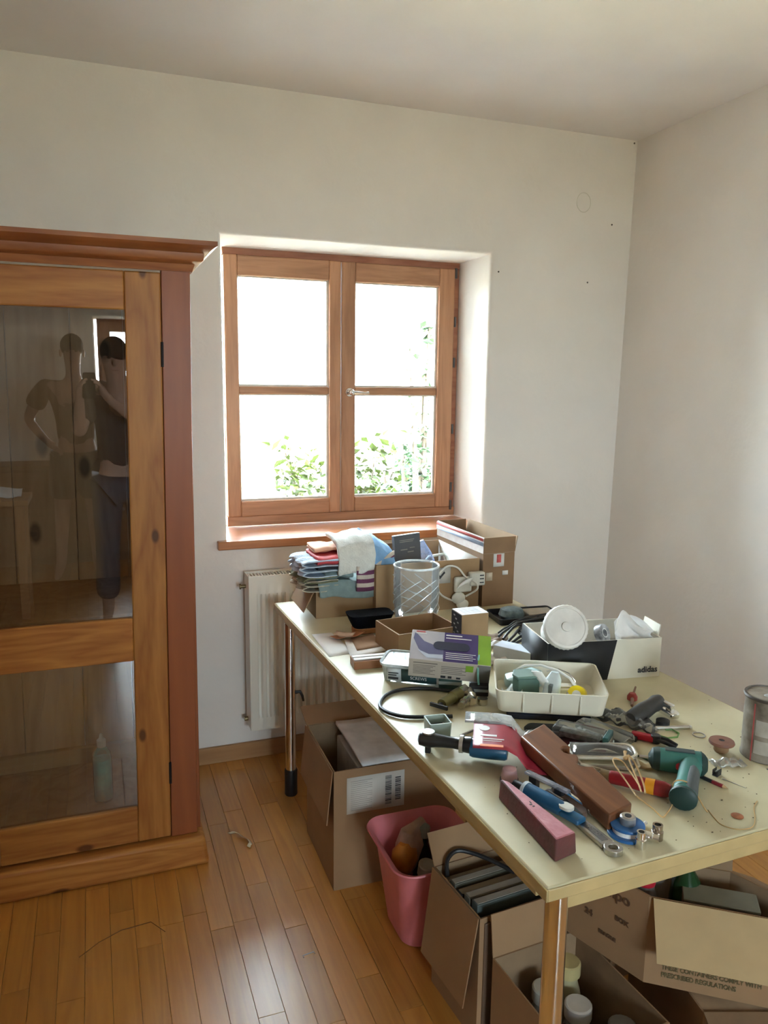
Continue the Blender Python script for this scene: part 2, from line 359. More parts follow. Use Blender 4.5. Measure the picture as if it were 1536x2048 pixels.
# ------------------------------------------------------------------ ground and shrubs outside
tag(obj('ground_outside', MB().box(-30, 30, 3.6, 60, -2.6, -2.5).box(-30, 30, -60, -3.2, -2.6, -2.5).box(-60, -2.5, -3.2, 3.6, -2.6, -2.5), mat('meadow', (.35,.31,.21), .9, var=.25, scale=.6)), kind='structure')
M_leaf = mat('leaf_green', (.016,.038,.013), .5, var=.45, scale=6)
M_leafy = mat('leaf_yellow_green', (.034,.050,.006), .5, var=.4, scale=6)
M_bark = mat('bark', (.06,.045,.03), .9)
def shrub(name, label, loc, h, spread, nst, nleaf, mt, lsize, seed, lean=(0,0), z_from=.1):
    rn = random.Random(seed); t = thing(name, label, 'shrub', loc)
    st = MB(); lf = MB()
    for k in range(nst):
        a = 2*PI*k/nst + rn.uniform(-.4,.4); rr = rn.uniform(.3, 1)*spread; hh = h*rn.uniform(.7, 1)
        pts = [Vector((lean[0]*f*f + rr*math.cos(a)*f**1.4 + rn.uniform(-.02,.02), lean[1]*f*f + rr*math.sin(a)*f**1.4 + rn.uniform(-.02,.02), hh*f*(1-.12*f))) for f in (0, .2, .4, .6, .8, 1)]
        st.tube(pts, [.02*h*(1-f*.85)*.6 for f in (0,.2,.4,.6,.8,1)], 5)
        for q in range(nleaf):
            f = rn.uniform(z_from, 1.0); i = min(int(f*5), 4); P = pts[i].lerp(pts[i+1], f*5-i)
            P = P + Vector((rn.gauss(0,1), rn.gauss(0,1), rn.gauss(0,.7)))*spread*.16
            s = lsize*rn.uniform(.6, 1.3); e = Euler((rn.uniform(-.9,.9), rn.uniform(-.9,.9), rn.uniform(0,6.28))).to_matrix()
            c = [(-.5,0,0),(-.1,.3,.06),(.5,0,0),(-.1,-.3,.06)]
            lf.poly([P + e @ (Vector(v)*s) for v in c])
    obj('stem', st, M_bark, t); obj('foliage', lf, mt, t, smooth=False)
    return t
shrub('yellow_shrub', 'yellow-green bush low outside behind the middle of the window', (2.20, 6.9, -2.5), 3.95, .72, 18, 320, M_leafy, .12, 11, z_from=.55)
shrub('broad_shrub', 'mid green leafy bush outside low beside the window frame', (2.27, 5.3, -2.5), 4.15, .26, 14, 280, M_leaf, .075, 12, z_from=.55)
shrub('climbing_twig', 'sparse twigs of a small tree outside reaching into the upper pane', (1.85, 4.35, -2.5), 5.0, .15, 8, 60, M_leaf, .075, 13, (-.10, 0), z_from=.68)
shrub('corner_shrub', 'small bright bush outside at the low edge of the first pane', (1.05, 6.4, -2.5), 3.72, .22, 9, 140, M_leafy, .10, 14, z_from=.55)

# ------------------------------------------------------------------ radiator under the window
rad = thing('radiator', 'cream panel radiator on the wall below the window sill', 'radiator', (.535, 2.88, .165))
def rad_panel():
    W, H, p = 1.02, .605, .0315; mb = MB()
    n = int((W-.05)/p); prof = [(0, 0)]
    for k in range(n):
        x = .025 + k*p; prof += [(x, 0), (x+.006, .0115), (x+.0145, .0115), (x+.0205, 0)]
    prof.append((W, 0))
    zz = [(0, 0), (.05, 0), (.065, 1), (H-.065, 1), (H-.05, 0), (H, 0)]
    ids = [[mb.pt((x, d*f, z)) for x, d in prof] for z, f in zz]
    for a, b in zip(ids, ids[1:]):
        for k in range(len(prof)-1): mb.face([a[k], a[k+1], b[k+1], b[k]])
    mb.box(0, W, .013, .016, 0, H)
    return mb
obj('front_panel', rad_panel(), M_white, rad)
obj('back_panel', MB().box(.0, 1.02, .075, .085, 0, .605), M_white, rad)
obj('side_cover', MB().box(-.006, 0, -.002, .088, .002, .625), M_white, rad, bevel=.002)
obj('side_cover', MB().box(1.02, 1.026, -.002, .088, .002, .625), M_white, rad, bevel=.002)
gr = MB(); gr.box(-.006, 1.026, -.004, .006, .605, .627); gr.box(-.006, 1.026, .078, .088, .605, .627)
for k in range(85): gr.box(.004+k*.012, .0085+k*.012, .006, .078, .617, .621)
obj('top_grille', gr, M_white, rad)
obj('vent_valve', MB().cyl((-.025,.06,.575),(0,.06,.575),.007).cyl((-.03,.06,.575),(-.025,.06,.575),.011), mat('old_brass', (.25,.19,.10), .4, .8), rad)
obj('drain_valve', MB().cyl((-.02,.06,.03),(0,.06,.03),.009), mat('old_brass', (.25,.19,.10)), rad)
for bx in (.15, .84): obj('wall_bracket', MB().box(bx,bx+.03,.085,.12,.1,.5), M_white, rad)

# ------------------------------------------------------------------ cabinet
LEAN = .0146
cab = thing('display_cabinet', 'tall honey pine cabinet with glazed doors and a red-stained frame', 'cabinet', (0, 2.352, 0))
def lean(mb):
    mb.v = [(x + LEAN*(z-1.0)*(1 if z > .1 else z/.1), y, z) for x, y, z in mb.v]; return mb
DEP = .56
def cb(name, a, mt, parent=cab, bevel=.002): return obj(name, lean(MB().box(*a)), mt, parent, bevel=bevel)
CL, CR = -1.09, .268
cb('carcass_upright', (.188, CR, 0, .03, .10, 1.835), M_pinered)
cb('carcass_upright', (CL, CL+.08, 0, .03, .10, 1.835), M_pinered)
cb('side_panel', (CR-.022, CR, .03, DEP, .0, 1.835), M_pinered)
cb('side_panel', (CL, CL+.022, .03, DEP, .0, 1.835), M_pinered)
cb('bottom_board', (CL+.022, CR-.022, .03, DEP, .105, .130), M_board)
cb('shelf', (CL+.022, CR-.022, .06, DEP-.02, .80, .825), M_board)
cb('top_board', (CL+.022, CR-.022, .03, DEP, 1.80, 1.83), M_board)
k = 0; x = CL+.022
for wdt in (.19,.21,.18,.22,.20,.17,.144):
    cb('back_board', (x+.001, x+wdt-.001, DEP-.018+(k%2)*.003, DEP, .13, 1.80), M_board); x += wdt; k += 1
cb('back_batten', (CL+.03, CR-.03, DEP-.045, DEP-.018, .14, .20), wood('batten_wood', (.50,.34,.17), (.40,.25,.11), 0, .6, 16, False))
# cornice: moulded profile carried round front and right end
prof = [(0,1.832),(-.006,1.832),(-.010,1.845),(-.012,1.852),(-.030,1.858),(-.034,1.862),(-.036,1.880),(-.048,1.884),(-.062,1.894),(-.069,1.898),(-.069,1.910),(0,1.910)]
cm = MB(); rA = []; rB = []; rC = []; rD = []
for d, z in prof:
    dx = LEAN*(z-1)
    rA.append((CL+d+dx, DEP, z)); rB.append((CL+d+dx, d, z)); rC.append((CR-d+dx, d, z)); rD.append((CR-d+dx, DEP, z))
cm.rings([rA, rB, rC, rD]); obj('cornice', cm, M_pineredx, cab)
# plinth
cb('plinth', (CL-.012, CR+.020, -.032, DEP, 0, .098), M_pinex, bevel=.012)
def door(x0, x1, hinge_right):
    d = bpy.data.objects.new('door', None); COL.objects.link(d); d.parent = cab
    a, b = (x0+.108, x1-.098) if hinge_right else (x0+.098, x1-.108)
    y0, y1 = -.006, .020
    for nm, q, mt in (('stile', (x0, a, y0, y1, .106, 1.826), M_pine), ('stile', (b, x1, y0, y1, .106, 1.826), M_pine), ('rail', (a, b, y0+.001, y1, 1.720, 1.826), M_pinex),
                  ('rail', (a, b, y0+.001, y1, .695, .829), M_pinex), ('rail', (a, b, y0+.001, y1, .106, .222), M_pinex)):
        cb(nm, q, mt, d, .004)
    cb('pane', (a, b, .006, .0085, .829, 1.720), M_cabglass, d, 0); cb('pane', (a, b, .006, .0085, .222, .695), M_cabglass, d, 0)
    hx = x1+.001 if hinge_right else x0-.001
    for z in (.32, 1.60): obj('hinge', lean(MB().cyl((hx,-.006,z-.035),(hx,-.006,z+.035),.004,.004,8)), M_black, d)
    return d
door(-.409, .186, True); door(-1.008, -.413, False)
tag(bpy.data.objects['plinth'], 'pine plinth board')

# bottle standing in the lower compartment
bt = thing('spray_bottle', 'clear bottle of turquoise liquid inside the lower part of the cabinet', 'bottle', (-.022, 2.60, .130))
obj('liquid', MB().lathe([(.020,.004),(.0275,.008),(.0285,.03),(.0285,.135),(.0285,.150)],20), mat('turquoise_liquid', (.18,.50,.42), .3, var=.25, scale=30), bt)
obj('bottle_shell', MB().lathe([(.024,0),(.030,.004),(.031,.02),(.031,.155),(.028,.172),(.016,.188),(.012,.192),(.012,.20)],20), glass('bottle_plastic', (.85,.95,.92), 1.45, .05, .12, (.75,.85,.8)), bt)
obj('cap', MB().lathe([(.014,.192),(.0145,.215),(.010,.219),(.007,.222),(.0045,.236),(.003,.238)],16), mat('bottle_cap_cream', (.62,.55,.42), .5), bt)

# ------------------------------------------------------------------ the table
TROT = R(1.9328); TC = (1.15, 1.9); TU, TV = .6203, .9866; HT = .73
def TB(u, v, z=HT):
    x, y = u+TU-TC[0], v+TV-TC[1]
    return Vector((TC[0]+x*math.cos(TROT)-y*math.sin(TROT), TC[1]+x*math.sin(TROT)+y*math.cos(TROT), z))
tab = thing('work_table', 'long cream laminate table with chrome legs standing before the window', 'table', TB(0,0,0), TROT)
TW, TL = .850, 1.745
M_lam = mat('table_laminate', (.56,.51,.33), .42, var=.06, scale=9, bump=.03, bscale=200, col2=(.64,.585,.40))
M_edge = mat('table_edge', (.52,.40,.19), .4, var=.08)
obj('tabletop', MB().box(0, TW, 0, TL, HT-.025, HT), [M_lam], tab, bevel=.004)
eb = MB(); t = .003
eb.box(-t, 0, -t, TL+t, HT-.024, HT-.002); eb.box(TW, TW+t, -t, TL+t, HT-.024, HT-.002); eb.box(0, TW, -t, 0, HT-.024, HT-.002); eb.box(0, TW, TL, TL+t, HT-.024, HT-.002)
obj('edge_band', eb, M_edge, tab, bevel=.0015)
for a in ((.055, TW-.055, .020, .045), (.055, TW-.055, TL-.045, TL-.020)): obj('apron', MB().box(a[0], a[1], a[2], a[3], HT-.065, HT-.025), M_edge, tab, bevel=.002)
for a in ((.020, .045, .06, TL-.06), (TW-.045, TW-.020, .06, TL-.06)): obj('apron', MB().box(a[0], a[1], a[2], a[3], HT-.06, HT-.025), M_edge, tab, bevel=.002)
for u, v in ((.044,.034),(TW-.044,.034),(.040,TL-.06),(TW-.040,TL-.06)):
    lg = obj('leg', MB().lathe([(.0195,.10),(.0195,HT-.0255)], 28, (u, v)), M_chrome, tab)
    obj('foot_cap', MB().lathe([(.021,0),(.0235,.004),(.0235,.098),(.022,.102)], 24, (u, v)), M_black, lg)
    sgn = 1 if u < .4 else -1
    obj('height_lever', MB().tube([(u+.018*sgn,v,.40),(u+.036*sgn,v-.004,.402),(u+.044*sgn,v-.006,.385),(u+.048*sgn,v-.006,.365)],[.007,.006,.005,.004],8), M_black, lg)

# ------------------------------------------------------------------ helpers for the things on the table
M_kraft = mat('kraft_card', (.31,.195,.10), .8, var=.07, scale=14, bump=.05, bscale=90)
M_kraftd = mat('kraft_card_brown', (.24,.14,.072), .8, var=.08, scale=14)
M_kraftin = mat('kraft_card_inside', (.29,.18,.095), .85, var=.08, scale=12)
M_cardw = mat('white_card', (.72,.71,.68), .6, var=.04)
M_paper = mat('white_paper', (.80,.79,.77), .7, var=.03)
M_ink = mat('black_ink', (.03,.03,.035), .6)
M_tape = mat('packing_tape', (.55,.47,.36), .35, var=.05)
def tthing(name, label, cat, u, v, z=0, ang=0, group=None, rot=None):
    o = thing(name, label, cat, TB(u, v, HT+z), TROT+R(ang), group)
    if rot: o.rotation_euler = (R(rot[0]), R(rot[1]), TROT+R(rot[2]))
    return o
def plan_box(name, label, plan, z0, h, m_out, m_in, t=.004, cat='box', group=None):
    """open carton on a four-cornered plan (front-left, front-right, back-right, back-left), root at its base"""
    c = Vector((sum(p[0] for p in plan)/4, sum(p[1] for p in plan)/4, z0)); root = thing(name, label, cat, c, 0, group)
    P = [Vector((p[0]-c.x, p[1]-c.y, 0)) for p in plan]; Q = [p*(1 - t/max(p.length, .01)*1.3) for p in P]
    def up(L, z): return [(p.x, p.y, z) for p in L]
    mb = MB(); mb.rings([up(P,0), up(P,h)], True, False); mb.poly(up(P,0)[::-1])
    for k in range(4): a, b = P[k], P[(k+1)%4]; c2, d = Q[(k+1)%4], Q[k]; mb.quad((a.x,a.y,h),(b.x,b.y,h),(c2.x,c2.y,h),(d.x,d.y,h))
    mb.cur = 1; mb.rings([up(Q,h), up(Q,t)], True, False); mb.poly(up(Q,t))
    me = MB.mesh(mb, 'body', True); o = link('body', me, [m_out, m_in], root); o['plan'] = 0; del o['plan']
    return root, P, h
def flap(root, P, h, side, length, ang, mt, name='flap', s0=0.0, s1=1.0, taper=.0, t=.003, bend=0):
    """flap hinged on a top edge; ang from straight up (0) over outward (90) to hanging down outside (180)"""
    a, b = P[side], P[(side+1)%4]; e = (b-a); A = a + e*s0; B = a + e*s1; ed = e.normalized(); out = Vector((ed.y, -ed.x, 0))
    d = (out*math.sin(R(ang)) + Vector((0,0,1))*math.cos(R(ang)))*length; n = ed.cross(d.normalized())
    off = out*(.004 if ang > 120 else 0)
    mb = MB(); H = Vector((0,0,h+.001)); c = [A+H+off, B+H+off, B+H+off+d-ed*taper, A+H+off+d+ed*taper]
    mb.rings([[tuple(p - n*t/2) for p in c], [tuple(p + n*t/2) for p in c]])
    return obj(name, mb, mt, root, smooth=False)
def tplan(u0, v0, w, d, ang=0, skew=0):
    """plan corners on the table in world x, y"""
    ca, sa = math.cos(R(ang)), math.sin(R(ang)); out = []
    for x, y in ((0,0),(w,0),(w+skew,d),(skew,d)): p = TB(u0+x*ca-y*sa, v0+x*sa+y*ca); out.append((p.x, p.y))
    return out
def rrect(w, d, r, n=4):
    """rounded rectangle outline centred on the origin"""
    out = []
    for cx, cy, a0 in ((w/2-r, d/2-r, 0), (-w/2+r, d/2-r, 90), (-w/2+r, -d/2+r, 180), (w/2-r, -d/2+r, 270)):
        for k in range(n+1): a = R(a0+90*k/n); out.append((cx+r*math.cos(a), cy+r*math.sin(a)))
    return out
def cloth(name, label, loc, rz, prof, x0, x1, mt, amp=.004, thick=.006, seed=1, nx=14, cat='towel', skew=0.0, sag=0, fringe=None, group=None):
    """cloth folded or draped: a y/z profile swept in x with gentle waves"""
    rn = random.Random(seed); ph = [rn.uniform(0,6.28) for _ in range(6)]
    n = len(prof)
    def fn(a, b):
        i = min(int(b*(n-1)), n-2); f = b*(n-1)-i
        y = prof[i][0]*(1-f)+prof[i+1][0]*f; z = prof[i][1]*(1-f)+prof[i+1][1]*f; x = x0+(x1-x0)*a
        w = amp*(math.sin(9*a+ph[0]+4*b)+.6*math.sin(17*a+ph[1]-6*b)+.4*math.sin(23*b+ph[2]))
        return (x+skew*b+amp*.5*math.sin(20*b+ph[3]), y+w*.8, z+w+sag*(a-.5))
    mb = MB(); mb.grid(fn, nx, (n-1)*3+1)
    o = obj(name, mb, mt, None, solid=thick, sub=1); o.location = loc; o.rotation_euler = (0,0,rz); tag(o, label, cat, group); return o
def lines(name, rects, mt, parent, th=.0004, plane='front', y=0):
    """flat print: small rectangles on a face; front: x0,x1,z0,z1 on plane y; top: x0,x1,y0,y1 on plane z=y"""
    mb = MB()
    for a, b, c, d in rects:
        if plane == 'front': mb.box(a, b, y-th, y, c, d)
        elif plane == 'left': mb.box(y-th, y, a, b, c, d)
        else: mb.box(a, b, c, d, y, y+th)
    return obj(name, mb, mt, parent, smooth=False)

# ------------------------------------------------------------------ far end of the table: cartons
r, P, h = plan_box('lined_carton', 'low wide brown carton with a white lined side, beside the tall carton', tplan(.285, 1.462, .395, .345, -2), HT, .180, M_kraft, M_kraftin)
iq = [p*.965 for p in P]; mb = MB(); mb.quad((iq[1].x,iq[1].y,.03),(iq[2].x,iq[2].y,.03),(iq[2].x,iq[2].y,.181),(iq[1].x,iq[1].y,.181)); obj('white_lining', mb, M_cardw, r, solid=.002)
A_, B_ = P[0], P[1]; LA, LB = A_.lerp(B_, .55), A_.lerp(B_, .71)
mb = MB(); mb.quad((LA.x,LA.y-.0012,.098),(LB.x,LB.y-.0012,.098),(LB.x,LB.y-.0012,.155),(LA.x,LA.y-.0012,.155)); obj('grey_sticker', mb, mat('grey_card', (.50,.48,.44), .7), r, solid=.0008)
ck = obj('check_mark', MB().prism([(.0,.006),(.006,0),(.026,.022),(.022,.028),(.007,.012),(.002,.016)], -.0006, 0, 'y'), M_ink, r); ck.location = (LA.x+.016, LA.y-.0022, .114)
r, P, h = plan_box('tall_carton', 'tall narrow brown carton with raised flaps at the far table corner', tplan(.690, 1.440, .130, .375, 0), HT, .195, M_kraftd, M_kraftin)
flap(r, P, h, 0, .058, 3, M_kraftd); flap(r, P, h, 2, .058, 2, M_kraftd); flap(r, P, h, 1, .058, 10, M_kraft); fl3 = flap(r, P, h, 3, .058, -2, mat('printed_flap', (.66,.61,.56), .6, col2=(.60,.50,.47), scale=40))
a, b = P[3], P[0]; mb = MB(); mb.quad((a.x-.003,a.y,h+.046),(b.x-.003,b.y,h+.046),(b.x-.003,b.y,h+.056),(a.x-.003,a.y,h+.056)); obj('red_stripe', mb, mat('red_print', (.55,.10,.09), .6), r, solid=.001)
mb = MB(); mb.quad((a.x-.003,a.y,h+.028),(b.x-.003,b.y,h+.028),(b.x-.003,b.y,h+.042),(a.x-.003,a.y,h+.042)); obj('blue_stripe', mb, mat('blue_print', (.38,.45,.58), .6), r, solid=.001)
f0, f1 = P[0], P[1]
def on_front(s0, s1, z0, z1, mt, nm, off=.0015):
    A = f0.lerp(f1, s0); B = f0.lerp(f1, s1); mb = MB(); mb.quad((A.x,A.y-off,z0),(B.x,B.y-off,z0),(B.x,B.y-off,z1),(A.x,A.y-off,z1)); return obj(nm, mb, mt, r, solid=.0006)
on_front(.32, .66, .145, .193, M_cardw, 'torn_label'); on_front(.42, .56, .160, .190, mat('red_print', (.55,.10,.09)), 'label_print', .0022); on_front(.62, .80, .112, .128, M_cardw, 'small_sticker'); on_front(.1,.3,.095,.125, M_tape, 'tape_mark')

# things standing in the lined carton
bk = tthing('book', 'dark grey hardback book standing up in the lined carton', 'book', .405, 1.56, .105, 0, rot=(-4, -3, 4))
obj('cover', MB().box(0,.105,0,.022,0,.150), mat('book_cover_grey', (.065,.07,.08), .5), bk, bevel=.002)
obj('page_block', MB().box(.004,.1055,.003,.019,.003,.1505), M_paper, bk)
lines('cover_print', [(.02,.08,.130,.132),(.02,.075,.124,.126),(.022,.05,.095,.098),(.05,.075,.085,.088),(.06,.08,.1,.102),(.05,.09,.03,.033),(.05,.085,.022,.025)], mat('cover_print', (.25,.24,.21), .5), bk, y=0)
bd = tthing('card_packet', 'brown carton packet hidden under the grey book in the lined carton', 'packet', .400, 1.55, .004, 2)
obj('packet_body', MB().box(0,.11,0,.06,0,.098), M_kraftd, bd, bevel=.003)
pb = tthing('plastic_bottle', 'translucent pale blue plastic bottle leaning in the lined carton', 'bottle', .565, 1.62, .095, 0, rot=(-6, -16, 0))
obj('bottle_body', MB().rings([[(x*s, y*s*.55, z) for x, y in rrect(.06,.06,.015)] for s, z in ((.9,0),(1,.006),(1,.05),(.9,.075),(.55,.11),(.42,.128))]), glass('milky_blue', (.80,.88,1), 1.4, .1, .28, (.62,.72,.9)), pb)
fs = tthing('flat_packet', 'low packet filling the bottom of the lined carton', 'packet', .50, 1.50, .004, 0)
obj('packet_body', MB().box(0,.155,0,.28,0,.088), M_kraftin, fs, bevel=.003)
bl = tthing('blue_plastic_sheet', 'bright blue plastic sheet lying in the lined carton', 'sheet', .60, 1.50, .094, 8)
obj('blue_fold', MB().grid(lambda a,b: (a*.085-.01, b*.13, .008+.02*b*a+.006*math.sin(8*a)), 8, 8), mat('bright_blue_sheet', (.03,.24,.45), .4), bl, solid=.002)
wh = tthing('carry_handle', 'cream plastic carrying handle sticking out of the lined carton', 'handle', .58, 1.66, .093, 0)
obj('handle_loop', MB().tube([(-.01,0,0),(-.01,0,.045),(0,0,.055),(.06,0,.060),(.072,0,.050),(.080,0,0)], .005, 8), mat('cream_plastic', (.66,.62,.50), .4), wh)

# white charger with cable and paper tag, leaning on the lined carton
ch = tthing('wall_charger', 'white power socket with cable and paper tag before the lined carton', 'charger', .555, 1.445, 0, -4)
obj('socket_body', MB().box(.075,.135,-.020,.008,.085,.135).box(.02,.085,-.016,.004,.065,.12), mat('off_white_plastic', (.62,.60,.54), .4), ch, bevel=.006)
lines('socket_slots', [(.112,.128,.122,.126),(.112,.128,.110,.114),(.112,.128,.096,.100)], M_ink, ch, y=-.0205)
obj('plug', MB().ball((.035,-.012,.045), .026,.016,.022).ball((.05,-.014,.022),.024,.014,.018), mat('off_white_plastic', (.62,.60,.54)), ch)
obj('cable', MB().tube(spline([(.03,-.01,.03),(-.03,-.012,.06),(-.055,-.012,.11),(-.02,-.012,.160),(.025,-.014,.158),(.06,-.018,.12),(.095,-.025,.10),(.10,-.024,.075),(.06,-.016,.05)]), .0035, 8), mat('off_white_plastic', (.62,.60,.54)), ch)
tg = obj('paper_tag', MB().grid(lambda a,b: (.018+.05*a+.012*b, -.030-.006*math.sin(3*a), .082+.05*a+.018*b-.03*a*a), 6, 4), M_paper, ch, solid=.0008)

# ------------------------------------------------------------------ towels on a small carton
r, P, h = plan_box('small_carton', 'small brown carton under the folded towels', tplan(.083, 1.505, .205, .19, -3), HT, .100, M_kraft, M_kraftin)
flap(r, P, h, 3, .085, 152, M_kraft, s0=.0, s1=1); flap(r, P, h, 0, .095, -88, M_kraft); flap(r, P, h, 2, .09, -88, M_kraft)
M_tblue = mat('towel_pale_blue', (.50,.60,.72), .95, var=.12, scale=60, bump=.8, bscale=220)
M_tgreen = mat('cloth_grey_green', (.20,.27,.27), .9, var=.1, scale=50, bump=.3, bscale=300)
M_tcream = mat('towel_cream', (.66,.67,.63), .95, var=.08, scale=40, bump=.9, bscale=160)
M_tmid = mat('cloth_sky_blue', (.20,.38,.62), .9, var=.12, scale=30, bump=.3, bscale=200)
M_tred = mat('cloth_coral_red', (.62,.075,.085), .7, var=.15, scale=20)
M_tblk = mat('cloth_black', (.02,.022,.03), .8)
M_peach = mat('cloth_peach', (.75,.42,.27), .85, var=.08)
TO = TB(.083, 1.505, HT); RZ = TROT
def tl(x, y, z): return TB(.083+x, 1.505+y, HT+z)
# pale blue terry towel folded in many layers, its fold ends towards the camera side
for i, (nm, lb, mt, z0, nl) in enumerate((('terry_towel','beige terry towel, lowest of the folded stack at its outer end', mat('towel_beige', (.46,.42,.33), .95, var=.15, scale=60, bump=.9, bscale=200), .100, 2),
                       ('olive_towel','olive green towel folded between the beige and the pale blue towels', mat('towel_olive', (.20,.20,.11), .95, var=.2, scale=60, bump=.8, bscale=220), .130, 1), ('blue_towel','pale blue terry towel folded on top at the outer end of the stack', M_tblue, .150, 3))):
    mb = MB(); zz = z0
    for k in range(nl):
        th = .018 if nl > 1 else .016
        mb.grid(lambda a, b, zz=zz, th=th, k=k: ((-.055 + .13*b + .006*math.sin(14*a+k*2+i)*(1-b)), .16*a-.02+.004*math.sin(9*b+k), zz + th*.5 + th*.5*math.sin(PI*min(1, b*5)/2)*1.0 + .002*math.sin(20*a+3*k)), 16, 10)
        mb.grid(lambda a, b, zz=zz, th=th, k=k: ((-.055 + .13*b + .006*math.sin(14*a+k*2+i)*(1-b)), .16*a-.02+.004*math.sin(9*b+k), zz + th*.5 - th*.5*math.sin(PI*min(1, b*5)/2)*1.0), 16, 10)
        zz += th
    o = obj(nm, mb, mt, None, solid=.003, sub=1, weld=True); o.location = TO; o.rotation_euler = (0,0,RZ); tag(o, lb, 'towel', 'folded towels on the small carton')
cloth('grey_cloth', 'grey-green cloth hanging over the front of the small carton', TO, RZ, [(.15,.128),(.02,.130),(-.012,.126),(-.018,.105),(-.020,.070)], -.005, .21, M_tgreen, .0025, .004, 3, cat='cloth', skew=.012, sag=-.020)
o = cloth('folded_grey_cloth', 'folded grey-green cloth lying under the red and black cloth', TO, RZ, [(.16,.140),(.0,.142),(-.010,.148),(.0,.156),(.16,.158)], .03, .13, M_tgreen, .002, .012, 4, cat='cloth')
cloth('black_cloth', 'black cloth folded under the red one in the towel stack', TO, RZ, [(.14,.172),(.0,.172),(-.012,.178),(.0,.184),(.14,.184)], .005, .125, M_tblk, .001, .006, 5, cat='cloth')
cloth('red_cloth', 'coral red cloth folded above the black one in the towel stack', TO, RZ, [(.14,.194),(.0,.192),(-.014,.199),(.0,.208),(.14,.210)], .003, .13, M_tred, .0015, .010, 6, cat='cloth')
cloth('peach_cloth', 'peach cloth lying behind the red one on the towel stack', TO, RZ, [(.15,.222),(.06,.222),(.045,.226),(.06,.231),(.15,.232)], .01, .15, M_peach, .002, .006, 7, cat='cloth')
cloth('cream_towel', 'cream ribbed towel draped over the top of the towel stack', TO, RZ, [(.15,.262),(.09,.268),(.03,.262),(-.006,.245),(-.022,.205),(-.026,.158)], .083, .215, M_tcream, .0035, .012, 8, skew=-.012, sag=.012, group='folded towels on the small carton')
cloth('sky_blue_cloth', 'sky blue cloth hanging beside the cream towel', TO, RZ, [(.14,.255),(.05,.248),(.0,.225),(-.018,.19),(-.02,.155)], .20, .285, M_tmid, .004, .005, 9, cat='cloth', sag=-.045)
# striped towel: each stripe in its own colour
mb = MB(); nst = 6
for k in range(nst):
    mb.cur = k % 2
    z1, z0 = .180 - k*.0145, .180 - (k+1)*.0145
    mb.grid(lambda a, b, z0=z0, z1=z1: (.135+.15*a, -.034+.03*a+.004*math.sin(7*a), z0+(z1-z0)*b + (.03*max(0, a-.45)**1.0*2.0 if a > .45 else 0) - .006*math.sin(5*a)), 12, 2)
o = obj('striped_towel', mb, [mat('towel_ivory', (.55,.48,.41), .95, bump=.5, bscale=200), mat('towel_plum', (.16,.045,.10), .95, bump=.5, bscale=200)], None, solid=.005, weld=True); o.location = TO; o.rotation_euler = (0,0,RZ)
tag(o, 'plum and ivory striped towel hanging at the front of the stack', 'towel', 'folded towels on the small carton')

# ------------------------------------------------------------------ glass vase
vs = tthing('glass_vase', 'large ribbed clear glass vase in the middle of the far table half', 'vase', .378, 1.335)
nseg = 48
def vprof(s, rib): return [[((r_ + (rib*math.sin(24*2*PI*k/nseg) if .02 < z < .17 else 0))*math.cos(2*PI*k/nseg), (r_ + 0)*math.sin(2*PI*k/nseg), z) for k in range(nseg)] for r_, z in s]
vp = [(.058,0),(.064,.006),(.069,.03),(.074,.07),(.0765,.11),(.0765,.15),(.0755,.185),(.0755,.203)]
M_vase = glass('vase_glass', (.975,.985,.985), 1.35, .03, .055, (.9,.93,.95))
obj('vessel', MB().rings(vprof(vp, .0006), True, False), M_vase, vs)
obj('inner_wall', MB().rings(vprof([(.052,.012),(.060,.02),(.066,.05),(.071,.10),(.0725,.15),(.0715,.2)], 0), True, False), M_vase, vs)
obj('rim', MB().tube([(.0738*math.cos(2*PI*k/40), .0738*math.sin(2*PI*k/40), .203) for k in range(40)], .0036, 8, True), glass('rim_glass', (.95,.97,.97), 1.5, .03, .35, (.9,.93,.94)), vs)
obj('foot', MB().lathe([(.057,.001),(.058,.010),(.05,.012)], 40), glass('rim_glass', (.95,.97,.97)), vs)
swirl = MB()
for k in range(9):
    a0 = k*.75; swirl.tube([((.0775)*math.cos(a0+t*.5), .0775*math.sin(a0+t*.5), .03+.13*t/6+.01*math.sin(t+k)) for t in range(7)], .0014, 5)
obj('cut_lines', swirl, glass('rim_glass', (.95,.97,.97)), vs)

# ------------------------------------------------------------------ brush, papers, wooden block
br = tthing('hand_brush', 'black bristled brush lying on its wooden back before the small carton', 'brush', .205, 1.315, .003, -3)
obj('brush_back', MB().prism(rrect(.115,.06,.02), 0, .018), wood('brush_wood', (.36,.17,.07), (.26,.11,.045), 0, .5, 20, False), br, bevel=.003)
mb = MB(); mb.rings([[(x, y*1.0, .018) for x, y in rrect(.112,.056,.02)], [(x, y, .04) for x, y in rrect(.132,.07,.02)], [(x, y, .062) for x, y in rrect(.150,.082,.02)]])
obj('bristles', mb, mat('black_bristle', (.004,.005,.008), .9, bump=1, bscale=300, spec=.1), br)
def sheet(name, label, pts, z, mt, cat='paper', group=None, curl=0):
    c = (sum(p[0] for p in pts)/4, sum(p[1] for p in pts)/4); b = TB(c[0], c[1], HT+z); t_ = thing(name, label, cat, b, TROT, group)
    def fn(a, q):
        p = [pts[0][i]*(1-a)*(1-q)+pts[1][i]*a*(1-q)+pts[2][i]*a*q+pts[3][i]*(1-a)*q for i in (0,1)]
        return (p[0]-c[0], p[1]-c[1], .0008+curl*(2*a-1)**2*(q))
    mb = MB(); mb.grid(fn, 6, 6); obj('sheet', mb, mt, t_, solid=.0008); return t_
sheet('paper_sheet', 'white sheet of paper lying at the table edge by the brush', [(.008,1.135),(.09,1.14),(.085,1.345),(.02,1.350)], .0, M_paper)
